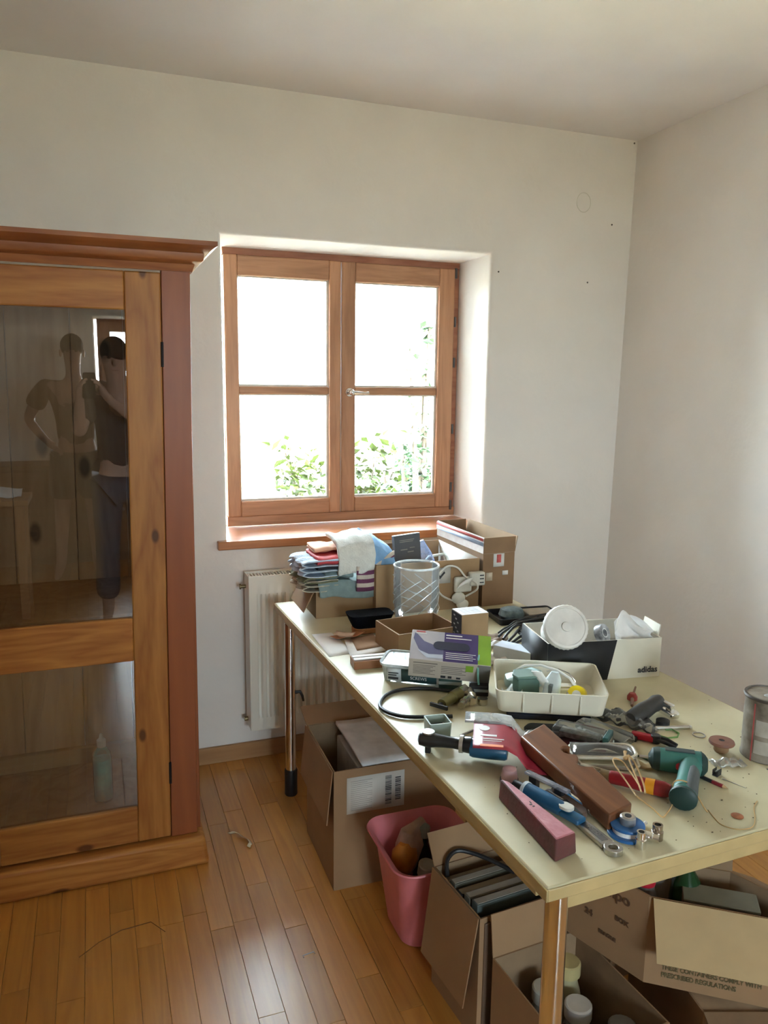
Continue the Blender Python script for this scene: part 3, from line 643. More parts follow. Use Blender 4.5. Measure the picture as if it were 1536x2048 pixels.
sheet('paper_sheet', 'white sheet lying on the wooden block beside the open carton', [(.060,1.09),(.195,1.125),(.20,1.26),(.095,1.25)], .0015, mat('warm_paper', (.70,.67,.63), .7), curl=.004)
sheet('brown_paper', 'brown paper scrap lying between the white sheets and the brush', [(.10,1.15),(.19,1.16),(.20,1.28),(.12,1.26)], .0032, mat('sand_paper_tan', (.42,.27,.17), .9), curl=.003)
for k, (u, v, a) in enumerate(((.095,1.285,20),(.115,1.275,-12),(.135,1.265,38),(.10,1.262,-35))):
    s = tthing('sandpaper_scrap', ['orange sandpaper scrap nearest the small carton','rust coloured sandpaper scrap touching the brush','curled sandpaper scrap half under the brush','pale sandpaper scrap at the corner of the white sheet'][k], 'sandpaper', u, v, .0055+k*.0045, a, 'sandpaper scraps by the brush')
    obj('scrap_sheet', MB().grid(lambda p,q: ((p-.5)*.062,(q-.5)*.036,.001+.003*(2*p-1)**2), 6, 4), mat('sandpaper_%d'%(k%2), ((.42,.17,.07),(.50,.33,.22))[k%2], .95), s, solid=.0008)
wb2 = tthing('wooden_block', 'brown wooden block carrying thin white strips at the table edge', 'block', .040, 1.010, 0, -7)
obj('block_body', MB().box(0,.125,0,.055,0,.024), wood('block_wood', (.30,.13,.055), (.21,.085,.035), 0, .5, 20, False), wb2, bevel=.002)
for k in range(2): obj('strip', MB().box(.002,.128,.008+k*.022,.022+k*.022,.0245,.028), M_paper, wb2, bevel=.001)

# ------------------------------------------------------------------ middle: low open carton, upright packet
r, P, h = plan_box('shallow_carton', 'shallow open brown carton between the brush and the upright packet', tplan(.190, 1.045, .205, .155, 4), HT, .075, M_kraft, M_kraftin)
up = tthing('upright_packet', 'upright brown packet with a dark side and white printed top', 'box', .372, 1.000, 0, -2)
obj('packet_body', MB().box(0,.088,0,.070,0,.128), M_kraft, up, bevel=.0015)
obj('dark_side', MB().box(-.0008,0,.001,.069,.001,.127), mat('packet_dark_print', (.03,.03,.035), .4), up)
obj('white_top', MB().box(0.001,.087,.001,.069,.128,.1288), mat('packet_top_print', (.62,.66,.74), .4), up)
lines('side_lettering', [(.02+.012*(k%3), .03+.012*(k%3), .015+.009*k, .019+.009*k) for k in range(12)], mat('grey_print', (.35,.35,.36), .5), up, plane='left', y=-.0009)
lines('top_lettering', [(.012,.07,.012+.011*k,.014+.011*k) for k in range(5)], mat('grey_print', (.35,.35,.36)), up, plane='top', y=.1289)

# ------------------------------------------------------------------ tub and glove box
tu = tthing('plastic_tub', 'translucent white tub with green label at the table edge', 'tub', .175, .905, 0, -36)
def rr_ring(w, d, r, z): return [(x, y, z) for x, y in rrect(w, d, r)]
M_tubp = glass('tub_plastic', (.9,.93,.92), 1.4, .08, .38, (.78,.80,.78))
obj('tub_body', MB().rings([rr_ring(.150,.100,.02,.001), rr_ring(.165,.112,.022,.048)], True, True), M_tubp, tu)
obj('tub_lid', MB().rings([rr_ring(.172,.120,.024,.046), rr_ring(.174,.122,.024,.053), rr_ring(.160,.108,.02,.054), rr_ring(.156,.104,.02,.050)]), glass('lid_plastic', (.85,.9,.9), 1.4, .06, .55, (.72,.77,.78)), tu)
obj('tub_label', MB().grid(lambda a,b: (-.022+.095*a, -.0530-.0055*b, .006+.037*b), 3, 3), mat('dark_green_label', (.035,.085,.09), .4), tu, solid=.0006)
obj('white_label', MB().grid(lambda a,b: (-.062+.038*a, -.0528-.0055*b, .006+.036*b), 3, 3), mat('pale_label', (.55,.58,.57), .4), tu, solid=.0006)
text('label_text', 'COMBI', .018, M_paper, tu, (.002,-.0590,.034), (R(84),0,0)); text('label_text', 'SCREWS', .012, M_paper, tu, (.002,-.0575,.019), (R(84),0,0))
lines('label_print', [(-.058,-.03,.028,.031),(-.058,-.035,.022,.025),(-.058,-.03,.012,.018)], M_ink, tu, y=-.0585)
gb = tthing('glove_box', 'purple and beige glove dispenser box tilted on the tub', 'box', .125, .832, .038, 0, rot=(24, 3, -28))
GW, GD, GH = .212, .112, .062
obj('box_body', MB().box(0,GW,0,GD,0,GH), mat('glove_box_beige', (.47,.42,.36), .5, var=.04), gb, bevel=.001)
obj('purple_top', MB().box(.088,.178,.001,GD-.001,GH,GH+.0006), mat('glove_purple', (.05,.028,.14), .4, var=.1), gb)
obj('grey_top', MB().box(.001,.088,.001,GD-.001,GH,GH+.0006), mat('glove_grey', (.50,.48,.52), .4, var=.1), gb)
obj('hand_print', MB().prism([(.008,.100),(.006,.078),(.022,.04),(.045,.012),(.088,.016),(.088,.045),(.062,.058),(.035,.070),(.016,.095)], GH+.0006, GH+.0010), mat('glove_blue', (.12,.12,.24), .4), gb)
obj('pale_hand', MB().prism([(.020,.036),(.045,.008),(.087,.010),(.087,.024),(.05,.022)], GH+.0010, GH+.0013), mat('glove_pale_blue', (.55,.60,.72), .4), gb)
obj('green_end', MB().box(.178,GW-.0005,.001,GD-.001,GH,GH+.0008), mat('glove_lime', (.22,.40,.03), .4), gb)
obj('opening', MB().prism([(x+.108, y+.058) for x, y in rrect(.096,.030,.0148)], GH+.0006, GH+.0016), mat('glove_opening', (.008,.008,.035), .6), gb)
lines('white_print', [(.092,.135,.098,.102),(.092,.160,.088,.091),(.094,.172,.032,.0338),(.094,.165,.025,.0268),(.094,.172,.018,.0198),(.094,.165,.011,.0128),(.012,.040,.098,.101)], M_paper, gb, plane='top', y=GH+.0008)
lines('red_mark', [(.012,.036,.103,.108)], mat('red_print', (.55,.10,.09)), gb, plane='top', y=GH+.0008)
lines('front_print', [(.012,.075,.050,.0525)]+[(.012,.07-.006*(k%3),.042-.005*k,.0434-.005*k) for k in range(7)]+[(.085,.150-.01*(k%2),.044-.006*k,.0455-.006*k) for k in range(5)], mat('dark_grey_print', (.14,.12,.11), .5), gb, y=0)
lines('front_symbols', [(.085,.098,.004,.012),(.104,.114,.004,.012),(.126,.137,.004,.010)], M_ink, gb, y=0)
lines('green_square', [(.148,.168,.034,.055)], mat('glove_lime', (.22,.40,.03)), gb, y=0); lines('grey_end', [(.178,GW,.0,GH-.001)], mat('grey_end_print', (.20,.19,.18), .5), gb, y=0)
st_ = tthing('mint_strap', 'mint green elastic strap hanging over the end of the glove box', 'strap', .272, .742, .03, 0)
obj('strap_band', MB().tube([(.05,.045,.065),(.03,.025,.072),(.012,.0,.066),(.004,-.012,.05),(.002,-.018,.022),(.004,-.02,.003)], .0028, 6), mat('mint_elastic', (.22,.50,.42), .7), st_)
for k, (u, v, w_, d_, hh, lb) in enumerate(((.20,.80,.06,.05,.034,'dark green tin under the raised end of the glove box'),(.255,.735,.05,.045,.028,'black packet under the lime end of the glove box'))):
    q = tthing('small_tin', lb, 'tin', u, v, 0, -30); obj('tin_body', MB().box(0,w_,0,d_,0,hh), mat('tin_dark_%d'%k, ((.03,.07,.06),(.02,.02,.025))[k], .5), q, bevel=.003)
    obj('tin_band', MB().box(-.0006,w_+.0006,-.0006,d_+.0006,hh*.45,hh*.7), mat('tin_band', (.30,.34,.33), .4), q)

# ------------------------------------------------------------------ dark cables and flat tray behind
ft = tthing('flat_tray', 'black shallow tray with packets behind the cables', 'tray', .635, 1.215, 0, -8)
mb = MB(); mb.rings([rr_ring(.225,.12,.01,0), rr_ring(.235,.13,.012,.022), rr_ring(.229,.124,.012,.022), rr_ring(.219,.114,.01,.004)]); 
o = obj('tray_shell', mb, mat('dark_navy_plastic', (.008,.010,.02), .4), ft); o.location = (.115,.065,0)
b1 = tthing('plastic_bag', 'blue-grey plastic bag lying in the black shallow tray', 'bag', .705, 1.262, .006, -6)
obj('bag_body', MB().rings([[(x*s+.0, y*s, z) for x, y in rrect(.085,.06,.02)] for s, z in ((.8,0),(1,.015),(.85,.035),(.4,.042))]), mat('bag_teal_grey', (.20,.28,.31), .35, var=.4, scale=40, bump=.6, bscale=60), b1)
b2 = tthing('long_packet', 'long beige packet in the black tray near the wall side', 'packet', .745, 1.215, .006, -9)
obj('packet_body', MB().box(0,.10,0,.07,0,.024), mat('packet_beige', (.42,.38,.31), .6), b2, bevel=.002); lines('packet_print', [(.03,.075,.012,.015),(.03,.06,.006,.008)], M_ink, b2, y=0)
rnc = random.Random(5)
for k in range(6):
    pts = []; u0, v0 = .50+.012*k, .985+.018*k
    for t in range(12):
        f = t/11; pts.append((.30*f + .02*math.sin(3*f+k), .035*math.sin(PI*f)*(1+.4*math.sin(k)) + .10*f*(1-.1*k), .008+.018*math.sin(PI*f)*(.6+.5*rnc.random()) + .005*k))
    q = tthing('black_cable', ['black cable lying lowest before the flat tray','black cable second from the upright packet','black cable arching over the tangle','black cable crossing the middle of the tangle','black cable nearest the flat tray','thin black cable on top of the tangle'][k], 'cable', u0, v0, 0, -10+4*k, 'black cables in a tangle')
    obj('cable_line', MB().tube(pts, .0042 if k < 5 else .003, 8), mat('cable_black', (.012,.012,.014), .45), q)
q = tthing('cable_bundle', 'thick dark bundle of coiled cable behind the white round jar', 'cable', .70, 1.05, .0, 0)
mb = MB()
for k in range(6): mb.tube([((.075+.006*(k%3))*math.cos(2*PI*t/22), .055*math.sin(2*PI*t/22)*(1+.08*k), .012+.008*(k//2)+.004*math.sin(4*PI*t/22+k)) for t in range(22)], .005, 6, True)
obj('cable_coil', mb, mat('cable_black', (.012,.012,.014)), q)
for k, (u, v, a, col_, lb) in enumerate(((.475,1.055,15,(.62,.60,.57),'crumpled white paper beside the upright packet'),(.53,1.10,-25,(.30,.22,.16),'brown strip of card among the cables'),(.455,.93,10,(.70,.66,.62),'pale leaflet under the cables behind the white tray'))):
    q = tthing('paper_scrap', lb, 'paper', u, v, 0, a); obj('scrap_sheet', MB().grid(lambda p,s: ((p-.5)*.11,(s-.5)*.06,.006+.010*math.sin(9*p+k)*math.sin(7*s)+.004), 9, 7), mat('scrap_%d'%k, col_, .8), q, solid=.001)
sb = tthing('small_white_box', 'small grey-white box with pale blue top behind the white tray', 'box', .513, .845, 0, 122)
obj('box_body', MB().box(0,.12,-.055,0,0,.045), mat('box_grey_white', (.50,.50,.49), .5), sb, bevel=.001); obj('box_top', MB().box(.001,.119,-.054,-.001,.045,.0456), mat('box_top_blue', (.60,.65,.75), .4), sb)
lines('red_letters', [(.100+.0*k,.114,.006+.010*k,.011+.010*k) for k in range(4)], mat('red_print', (.55,.10,.09)), sb, y=-.0551)
lines('end_print', [(-.05,-.01,.01+.012*k,.013+.012*k) for k in range(3)], M_ink, sb, plane='left', y=0)

# ------------------------------------------------------------------ shoe box with its contents
r, P, h = plan_box('shoe_box', 'black and white shoe box with the word adidas, holding a jar', tplan(.492, .735, .335, .185, -11), HT, .112, mat('shoe_box_white', (.66,.63,.53), .45, var=.03), mat('shoe_box_inside', (.60,.57,.50), .6))
mb = MB(); A, B = P[0], P[1]; n = Vector(((B-A).y, -(B-A).x, 0)).normalized(); Cc = A.lerp(B, .60); Dd = A.lerp(B, .53)
mb.poly([tuple(A+n*.0008+Vector((0,0,.0))), tuple(Dd+n*.0008), tuple(Cc+n*.0008+Vector((0,0,.1125))), tuple(A+n*.0008+Vector((0,0,.1125)))]); obj('black_panel', mb, mat('shoe_box_black', (.008,.008,.009), .6), r, solid=.0008)
A3 = P[3]; mb = MB(); nl_ = Vector(((A-A3).y, -(A-A3).x, 0)).normalized(); mb.quad(tuple(A3+nl_*.0008), tuple(A+nl_*.0008), tuple(A+nl_*.0008+Vector((0,0,.1125))), tuple(A3+nl_*.0008+Vector((0,0,.1125)))); obj('black_end', mb, mat('shoe_box_black', (.008,.008,.009)), r, solid=.0008)
ang = math.atan2((B-A).y, (B-A).x); tp = A.lerp(B, .80)+n*.0016+Vector((0,0,.022))
text('lettering', 'adidas', .024, M_ink, r, tuple(tp), (PI/2, 0, ang), bold=.0006)
flap(r, P, h, 1, .03, 10, mat('shoe_box_white', (.66,.63,.53)), s0=.1, s1=.55)
jr = tthing('round_jar', 'white plastic jar with ribbed lid lying in the shoe box facing the camera', 'jar', .524, .706, .164, 0, rot=(64, 0, -22))
obj('jar_body', MB().lathe([(.040,-.12),(.043,-.115),(.046,-.012),(.046,-.006)], 32), mat('jar_white', (.70,.69,.66), .4), jr)
mb = MB(); n_ = 64
mb.rings([[((.0585+(.0010 if k%2 else -.0006))*math.cos(2*PI*k/n_), (.0585+(.0010 if k%2 else -.0006))*math.sin(2*PI*k/n_), z) for k in range(n_)] for z in (-.010,.008)] + [[(r_*math.cos(2*PI*k/n_), r_*math.sin(2*PI*k/n_), z) for k in range(n_)] for r_, z in ((.056,.012),(.050,.0125),(.049,.010),(.013,.0095),(.012,.015),(.004,.016))])
obj('jar_lid', mb, mat('jar_lid_white', (.72,.70,.67), .35), jr)
q = tthing('tape_roll', 'black and silver tape roll beside the jar in the shoe box', 'tape roll', .70, .775, .105, 0, rot=(65,10,20)); obj('roll', MB().lathe([(.013,-.01),(.026,-.01),(.027,0),(.026,.01),(.013,.01),(.012,0),(.013,-.01)], 28, cap=False), mat('tape_dark', (.04,.04,.045), .3, col2=(.35,.35,.36), scale=60), q); obj('roll_core', MB().lathe([(.011,-.0098),(.013,-.0098),(.013,.0098),(.011,.0098)], 24, cap=False), M_cardw, q)
q = tthing('tissue_paper', 'white tissue paper standing up at the end of the shoe box', 'tissue', .775, .735, .085, -11)
obj('tissue_fold', MB().grid(lambda a,b: (-.055+.095*a+.012*math.sin(6*b), -.02+.03*math.sin(5*a)*b, b*(.045+.035*math.sin(PI*a*1.1)+.018*math.sin(7*a))), 14, 8), mat('tissue_white', (.78,.77,.76), .8), q, solid=.0015)
obj('tissue_fold', MB().grid(lambda a,b: (-.045+.10*a, .01+.02*math.sin(4*a+1)*b, b*(.038+.035*math.sin(PI*a*.9+.4))), 12, 6), mat('tissue_white', (.78,.77,.76)), q, solid=.0015)
q = tthing('filler_packet', 'stack of white packets filling the shoe box below the tissue', 'packet', .535, .745, .005, -11); obj('packet_body', MB().box(.0,.26,.01,.14,0,.045), M_cardw, q, bevel=.004)

# ------------------------------------------------------------------ white tray with small parts
wt = tthing('white_tray', 'cream white plastic tray full of small parts in the middle of the table', 'tray', .243, .584, .016, -28.5)
M_tray = mat('tray_cream', (.74,.70,.58), .4, var=.02)
TWd, TDp, THt = .268, .225, .058
mb = MB()
def tr(w, d, r, z): return [(x+TWd/2, y+TDp/2, z) for x, y in rrect(w, d, r, 5)]
mb.rings([tr(TWd-.03,TDp-.03,.018,0), tr(TWd-.018,TDp-.018,.02,.003), tr(TWd,TDp,.02,THt), tr(TWd-.007,TDp-.007,.018,THt), tr(TWd-.025,TDp-.025,.018,.004)])
obj('tray_shell', mb, M_tray, wt)
for k in (1, 2, 3): obj('tray_groove', MB().box(k*TWd/4-.002,k*TWd/4+.002,-.001,.004,.008,THt-.004), M_tray, wt, bevel=.0015)
def in_tray(x, y, z=.022, ang=0):
    a = R(-28.5); x *= 1.06; y *= 1.1; return (.243+x*math.cos(a)-y*math.sin(a), .584+x*math.sin(a)+y*math.cos(a), z+.006, ang-28.5)
def trt(name, label, cat, x, y, z=.021, ang=0, rot=None):
    u, v, zz, a = in_tray(x, y, z, ang); return tthing(name, label, cat, u, v, zz, a, rot=rot)
q = trt('green_case', 'dark green faceted plastic box in the white tray', 'box', .055, .070, .021, 18)
obj('case_body', MB().prism([(0,0),(.058,0),(.062,.03),(.045,.052),(.01,.052),(-.004,.026)], 0, .048), mat('case_green', (.06,.12,.095), .5, var=.2), q, bevel=.003)
obj('case_lid', MB().prism([(-.002,-.002),(.060,-.002),(.064,.031),(.046,.054),(.009,.054),(-.006,.027)], .048, .055), mat('case_green_light', (.12,.20,.165), .5), q, bevel=.002)
q = trt('folded_card', 'bright white folded card standing across the white tray', 'card', .088, .085, .024, -32, None)
obj('card_face', MB().grid(lambda a,b: (.028*a+.022*b, -.005+.07*b*.4, .065-.05*b+.004*a), 4, 6), mat('bright_card', (.86,.86,.84), .5), q, solid=.002)
q = trt('plastic_clip', 'pale blue plastic clip with a slot leaning in the white tray', 'clip', .128, .060, .021, -25)
obj('clip_body', MB().rings([[(x*s, y*s+z*.5, z) for x, y in rrect(.038,.020,.009)] for s, z in ((1,0),(1.15,.02),(1.0,.05),(.5,.066))]), mat('pale_blue_plastic', (.58,.66,.68), .4), q)
obj('clip_slot', MB().box(-.004,.004,-.002,.012,.018,.042), mat('slot_grey', (.10,.11,.11), .6), q)
q = trt('mint_pouch', 'pale mint plastic pouch lying at the back of the white tray', 'pouch', .075, .145, .021, 5)
obj('pouch_body', MB().rings([[(x*s, y*s, z+.006*math.sin(40*x)) for x, y in rrect(.10,.06,.015)] for s, z in ((.8,0),(1,.012),(.95,.03),(.5,.04))]), mat('mint_plastic', (.45,.60,.58), .35, var=.2, scale=30, bump=.5), q)
q = trt('thick_white_cable', 'thick white cable looped over the back rim of the white tray', 'cable', .05, .165, .030, 0)
obj('cord_line', MB().tube([(0,0,.02),(.03,.012,.034),(.07,.010,.038),(.11,-.01,.034),(.14,-.045,.026),(.152,-.085,.018),(.150,-.11,.012)], .0035, 8), M_paper, q)
q = trt('thin_wire', 'thin grey wire looped at the far rim of the white tray', 'wire', .13, .16, .03, 0)
obj('wire_line', MB().tube([(0,0,.028),(.03,.005,.034),(.055,-.012,.03),(.068,-.045,.022),(.060,-.08,.012)], .0013, 6), M_steel, q)
q = trt('beige_switch', 'beige switch plate lying in the white tray behind the yellow tape', 'switch', .165, .105, .021, 8)
obj('switch_plate', MB().box(-.025,.025,-.022,.022,0,.022), mat('switch_beige', (.62,.57,.47), .45), q, bevel=.004); obj('rocker', MB().box(-.014,.014,-.012,.012,.022,.026), mat('switch_beige', (.62,.57,.47)), q, bevel=.002)
q = trt('yellow_tape', 'yellow tape roll with white edge in the white tray', 'tape roll', .190, .055, .0445, 0, rot=(70,0,-50))
obj('roll', MB().lathe([(.010,-.011),(.022,-.011),(.0225,.011),(.010,.011)], 28), mat('tape_yellow', (.80,.62,.01), .35), q); obj('roll_core', MB().lathe([(.006,-.0112),(.011,-.0112),(.011,.0112),(.006,.0112)], 20), M_cardw, q)
q = trt('dark_red_dial', 'dark red plastic knob at the corner of the white tray', 'knob', .222, .045, .021, 10)
obj('knob_body', MB().lathe([(.014,0),(.016,.006),(.016,.016),(.010,.022)], 18), mat('knob_red', (.22,.008,.02), .4), q); obj('knob_stub', MB().box(-.024,0,-.006,.006,0,.012), mat('knob_red', (.22,.008,.02)), q)
q = trt('steel_hook', 'bent steel bracket at the front of the white tray', 'bracket', .155, .040, .021, 25)
obj('bracket_strip', MB().tube([(-.03,0,.003),(0,.002,.006),(.016,.006,.018),(.02,.01,.028)], .0035, 6), M_steel, q)
q = trt('plastic_film', 'crumpled white plastic film at the near corner of the white tray', 'film', .030, .045, .022, 0)
obj('film', MB().grid(lambda a,b: (.05*a-.012,.085*b-.02,.010+.012*math.sin(9*a+3*b)*math.sin(8*b)), 9, 9), mat('film_white', (.66,.72,.70), .35, var=.15, scale=60), q, solid=.001)
q = tthing('navy_case', 'dark navy flat case lying under the white tray', 'case', .275, .580, 0, -28.5)
obj('case_body', MB().box(0,.20,0,.16,0,.014), mat('navy_plastic', (.006,.009,.022), .5), q, bevel=.003); obj('case_lid', MB().box(.002,.198,.002,.158,.0145,.0158), mat('navy_plastic', (.006,.009,.022)), q)

# ------------------------------------------------------------------ black hose with valve, green box, hex key
hs = tthing('black_hose', 'black rubber hose looped at the long table edge', 'hose', .10, .73)
pl = [(.152,.628),(.100,.644),(.044,.666),(.014,.705),(.012,.750),(.048,.800),(.100,.822),(.165,.808),(.215,.772),(.250,.740)]
obj('hose_line', MB().tube(spline([(u-.10, v-.73, .006) for u, v in pl]), .0048, 8), mat('hose_black', (.012,.012,.013), .5), hs)
vv = tthing('brass_valve', 'olive brass tap valve with steel fittings lying by the hose', 'valve', .160, .655, 0, 32)
M_ol = mat('olive_brass', (.22,.19,.07), .38, .5, var=.2); M_fit = mat('nickel', (.62,.59,.52), .2, 1, var=.1)
obj('valve_barrel', MB().lathe([(.0,0)]+[(.013,.001),(.013,.05),(.016,.052),(.016,.085),(.012,.087)],18), M_ol, vv).matrix_local = Matrix.Translation((0,.025,.017)) @ Matrix.Rotation(R(90), 4, 'Y')
obj('valve_nut', MB().prism([(.017*math.cos(k*PI/3), .017*math.sin(k*PI/3)) for k in range(6)], .085, .115), M_fit, vv).matrix_local = Matrix.Translation((0,.025,.017)) @ Matrix.Rotation(R(90), 4, 'Y')
obj('tee_handle', MB().cyl((-.012,.025,.017),(0,.025,.017),.006).box(-.016,-.010,.0,.050,.012,.022), M_black, vv, bevel=.001)
obj('coupling', MB().cyl((.03,-.012,.013),(.085,-.004,.013),.009).cyl((.05,-.010,.013),(.065,-.007,.013),.0125), M_fit, vv)
obj('coupling', MB().cyl((.07,-.022,.012),(.105,.005,.012),.0105).cyl((.095,-.006,.014),(.120,.015,.014),.013), M_fit, vv)
obj('nozzle_eye', MB().lathe([(.007,0),(.013,.001),(.013,.016),(.007,.016)], 18, (.098,-.036)), M_fit, vv)
gx = tthing('green_cube_box', 'small pale green open box with tiny screws by the hose', 'box', .072, .548, 0, -8)
mb = MB(); w_ = .026; mb.rings([[(x,y,z) for x,y in rrect(2*s,2*s,.004)] for s, z in ((w_-.002,0),(w_,.045),(w_-.003,.045),(w_-.004,.020))]); obj('box_shell', mb, mat('pale_green_card', (.30,.36,.31), .5), gx)
obj('box_floor', MB().box(-.021,.021,-.021,.021,.020,.026), mat('dark_green_felt', (.012,.03,.02), .9), gx)
for k in range(3): obj('screw', MB().cyl((-.012+.008*k,-.008+.007*k,.028),(.004+.006*k,-.010+.008*k,.030),.0013,.0013,6).ball((.004+.006*k,-.010+.008*k,.030),.0028), M_chrome, gx)
hk = tthing('steel_rod', 'thin steel rod lying behind the air ratchet', 'rod', .121, .530, 0, 20)
obj('rod_line', MB().tube([(0,0,.004),(.10,0,.004),(.140,.002,.004),(.148,.010,.004)], .0035, 8), M_chrome, hk)

# ------------------------------------------------------------------ air ratchet and red blister card
ra = tthing('air_ratchet', 'black and blue air ratchet lying near the table edge', 'ratchet', .022, .492, 0, -38)
mb = MB(); mb.rings([[(x, y*sy, .030+z*sz) for y, z in [(math.cos(2*PI*k/16), math.sin(2*PI*k/16)) for k in range(16)]] for x, sy, sz in ((-.022,.008,.008),(-.018,.017,.014),(0,.021,.017),(.018,.018,.014),(.035,.014,.013),(.055,.013,.012),(.068,.014,.013),(.072,.018,.016),(.095,.020,.018))])
obj('head', mb, mat('ratchet_black', (.020,.019,.019), .3, .3), ra)
obj('drive_square', MB().box(-.006,.006,-.006,.006,.0,.016), mat('ratchet_black', (.020,.019,.019)), ra, bevel=.001)
obj('head_cap', MB().lathe([(.014,.046),(.014,.049),(.006,.050)], 18), M_steel, ra)
obj('collar_ring', MB().cyl((.070,0,.030),(.078,0,.030),.0195,.0195,20), M_steel, ra)
mb = MB(); mb.rings([[(x, y*sy, .026+z*sz) for y, z in [(math.cos(2*PI*k/16), math.sin(2*PI*k/16)) for k in range(16)]] for x, sy, sz in ((.094,.021,.019),(.10,.022,.021),(.13,.022,.021),(.168,.020,.019),(.173,.017,.016))])
obj('blue_grip', mb, mat('ratchet_blue', (.012,.075,.14), .35), ra)
bc = tthing('blister_card', 'red and white blister card lying across the blue grip', 'card', .168, .400, .006, -30)
def bfn(u0, u1, v0, v1, dz=0): return lambda a, b: (u0+(u1-u0)*a, v0+(v1-v0)*b, .004 + .048*(1 - (lambda t: t*t*(3-2*t))(min(1, max(0, ((u0+(u1-u0)*a)-.0)/.05)))) + dz)
obj('card_sheet', MB().grid(bfn(-.075,.085,-.075,.06), 8, 8), mat('blister_red', (.33,.025,.045), .4, var=.15), bc, solid=.001)
obj('clear_edge', MB().grid(bfn(-.095,.085,.045,.10,.001), 8, 6), glass('clear_blister', (.93,.95,.96), 1.5, .04, .30, (.82,.85,.88)), bc, solid=.002)
obj('white_disc', MB().lathe([(.012,.0),(.012,.0012)], 20, (-.052,.02)), M_paper, bc).location = (0,0,.0525)
lines('white_print', [(-.06,-.025,-.018,-.010),(-.055,-.01,-.032,-.029),(-.055,-.015,-.040,-.038)], M_paper, bc, plane='top', y=.0528)
obj('clear_hook', MB().tube([(.05,.05,.01),(.055,.06,.024),(.05,.075,.026),(.04,.07,.018)], .005, 7), glass('clear_blister', (.93,.95,.96)), bc)
obj('price_print', MB().box(-.06,-.012,-.066,-.056,.0526,.0534), mat('orange_print', (.75,.20,.06), .5), bc)
rc = tthing('red_cloth_scrap', 'dark red cloth lying under the wooden plane and the clear packs', 'cloth', .330, .415, 0, -28)
obj('cloth_sheet', MB().grid(lambda a,b: (-.07+.15*a,-.055+.10*b,.006+.004*math.sin(7*a)*math.sin(6*b)), 10, 8), mat('dark_red_cloth', (.13,.008,.012), .8), rc, solid=.003)
dk = tthing('dark_pouch', 'black nylon pouch lying between the red card and the white tray', 'pouch', .325, .480, 0, -28)
obj('pouch_body', MB().rings([[(x*s, y*s, z) for x, y in rrect(.11,.05,.02)] for s, z in ((.9,0),(1,.006),(.9,.012),(.5,.015))]), mat('black_nylon', (.012,.012,.012), .8), dk); obj('grey_strip', MB().box(-.055,.06,-.034,-.028,.004,.018), mat('grey_strip', (.22,.22,.23), .5), dk, bevel=.002)

# ------------------------------------------------------------------ wooden plane body, painted wedge
pln = tthing('wooden_plane', 'brown wooden plane body with a rounded throat lying on its side', 'plane', .225, .094, .002, 0, rot=(2.2,0,0))
ctr = [(-.036,.0),(.030,.018)]
outl = [(-.034,-.002),(.032,.016),(.046,.150),(.026,.160),(.022,.172),(.030,.180),(.040,.192),(.044,.205),(.030,.210),(.024,.220),(.026,.232),(.036,.238),(.050,.232),(.057,.343),(-.026,.309)]
mb = MB(); mb.prism(outl, .002, .034); o = obj('plane_body', mb, wood('plane_wood', (.22,.085,.030), (.14,.05,.02), 1, .38, 18, False, 10), pln, bevel=.0035)
obj('throat_floor', MB().box(.022,.046,.150,.236,.0025,.010), mat('throat_dark', (.02,.012,.008), .8), pln)
obj('iron_tip', MB().box(.030,.040,.176,.200,.010,.020), M_steel, pln, bevel=.001)
wdg = tthing('painted_wedge', 'long wedge with worn pink top and rusty brown sides at the table corner', 'wedge', .074, .056, 0, 0)
mb = MB(); mb.cur = 0
bt_ = [(-.024,-.004),(.028,.006),(.012,.205),(-.008,.212)]; tp_ = [(-.023,-.002),(.022,.004),(.006,.196),(-.004,.212)]
ids = [mb.pt((x,y,0)) for x, y in bt_]; idt = [mb.pt((x,y,.042)) for x, y in tp_]
mb.face(ids[::-1])
for k in range(4): mb.face([ids[k], ids[(k+1)%4], idt[(k+1)%4], idt[k]])
mb.cur = 1; mb.face(idt)
obj('wedge_body', mb, [mat('rusty_paint', (.10,.045,.035), .75, col2=(.17,.03,.035), scale=14, bump=.4, bscale=70), mat('pink_paint', (.44,.14,.17), .65, col2=(.52,.22,.25), scale=30, bump=.3, bscale=90)], wdg, bevel=.004)
lines('stamp_mark', [(-.002,.002,.10,.103),(-.004,.001,.107,.110),(.001,.003,.112,.118)], M_ink, wdg, plane='top', y=.0422)
# blue cutter, pink cap, silver knife, dark blade, adjustable wrench
bt2 = tthing('blue_handle_tool', 'blue handled cutter lying between the wedge and the wooden plane', 'cutter', .118, .250, 0, -74)
obj('handle', MB().lathe([(.012,0),(.015,.003),(.0155,.05),(.014,.085),(.012,.092)], 18), mat('tool_blue', (.015,.10,.21), .35, var=.25), bt2).matrix_local = Matrix.Translation((0,0,.018)) @ Matrix.Rotation(R(90), 4, 'Y')
obj('handle_ring', MB().cyl((-.003,0,.018),(.004,0,.018),.0162,.0162,20), mat('ring_pale', (.55,.62,.66), .3), bt2)
obj('dark_shaft', MB().cyl((-.03,.0,.018),(-.003,0,.018),.008,.010,14), M_black, bt2)
obj('white_badge', MB().prism([(x+.098, y) for x, y in rrect(.028,.022,.009)], .024, .030), mat('badge_cream', (.55,.54,.49), .4), bt2, bevel=.001)
obj('blue_tail', MB().box(.092,.135,-.014,.012,.010,.020), mat('tool_blue', (.015,.10,.21)), bt2, bevel=.003)
pk = tthing('pink_stopper', 'pale pink plastic stopper before the red blister card', 'stopper', .122, .318, 0, 0)
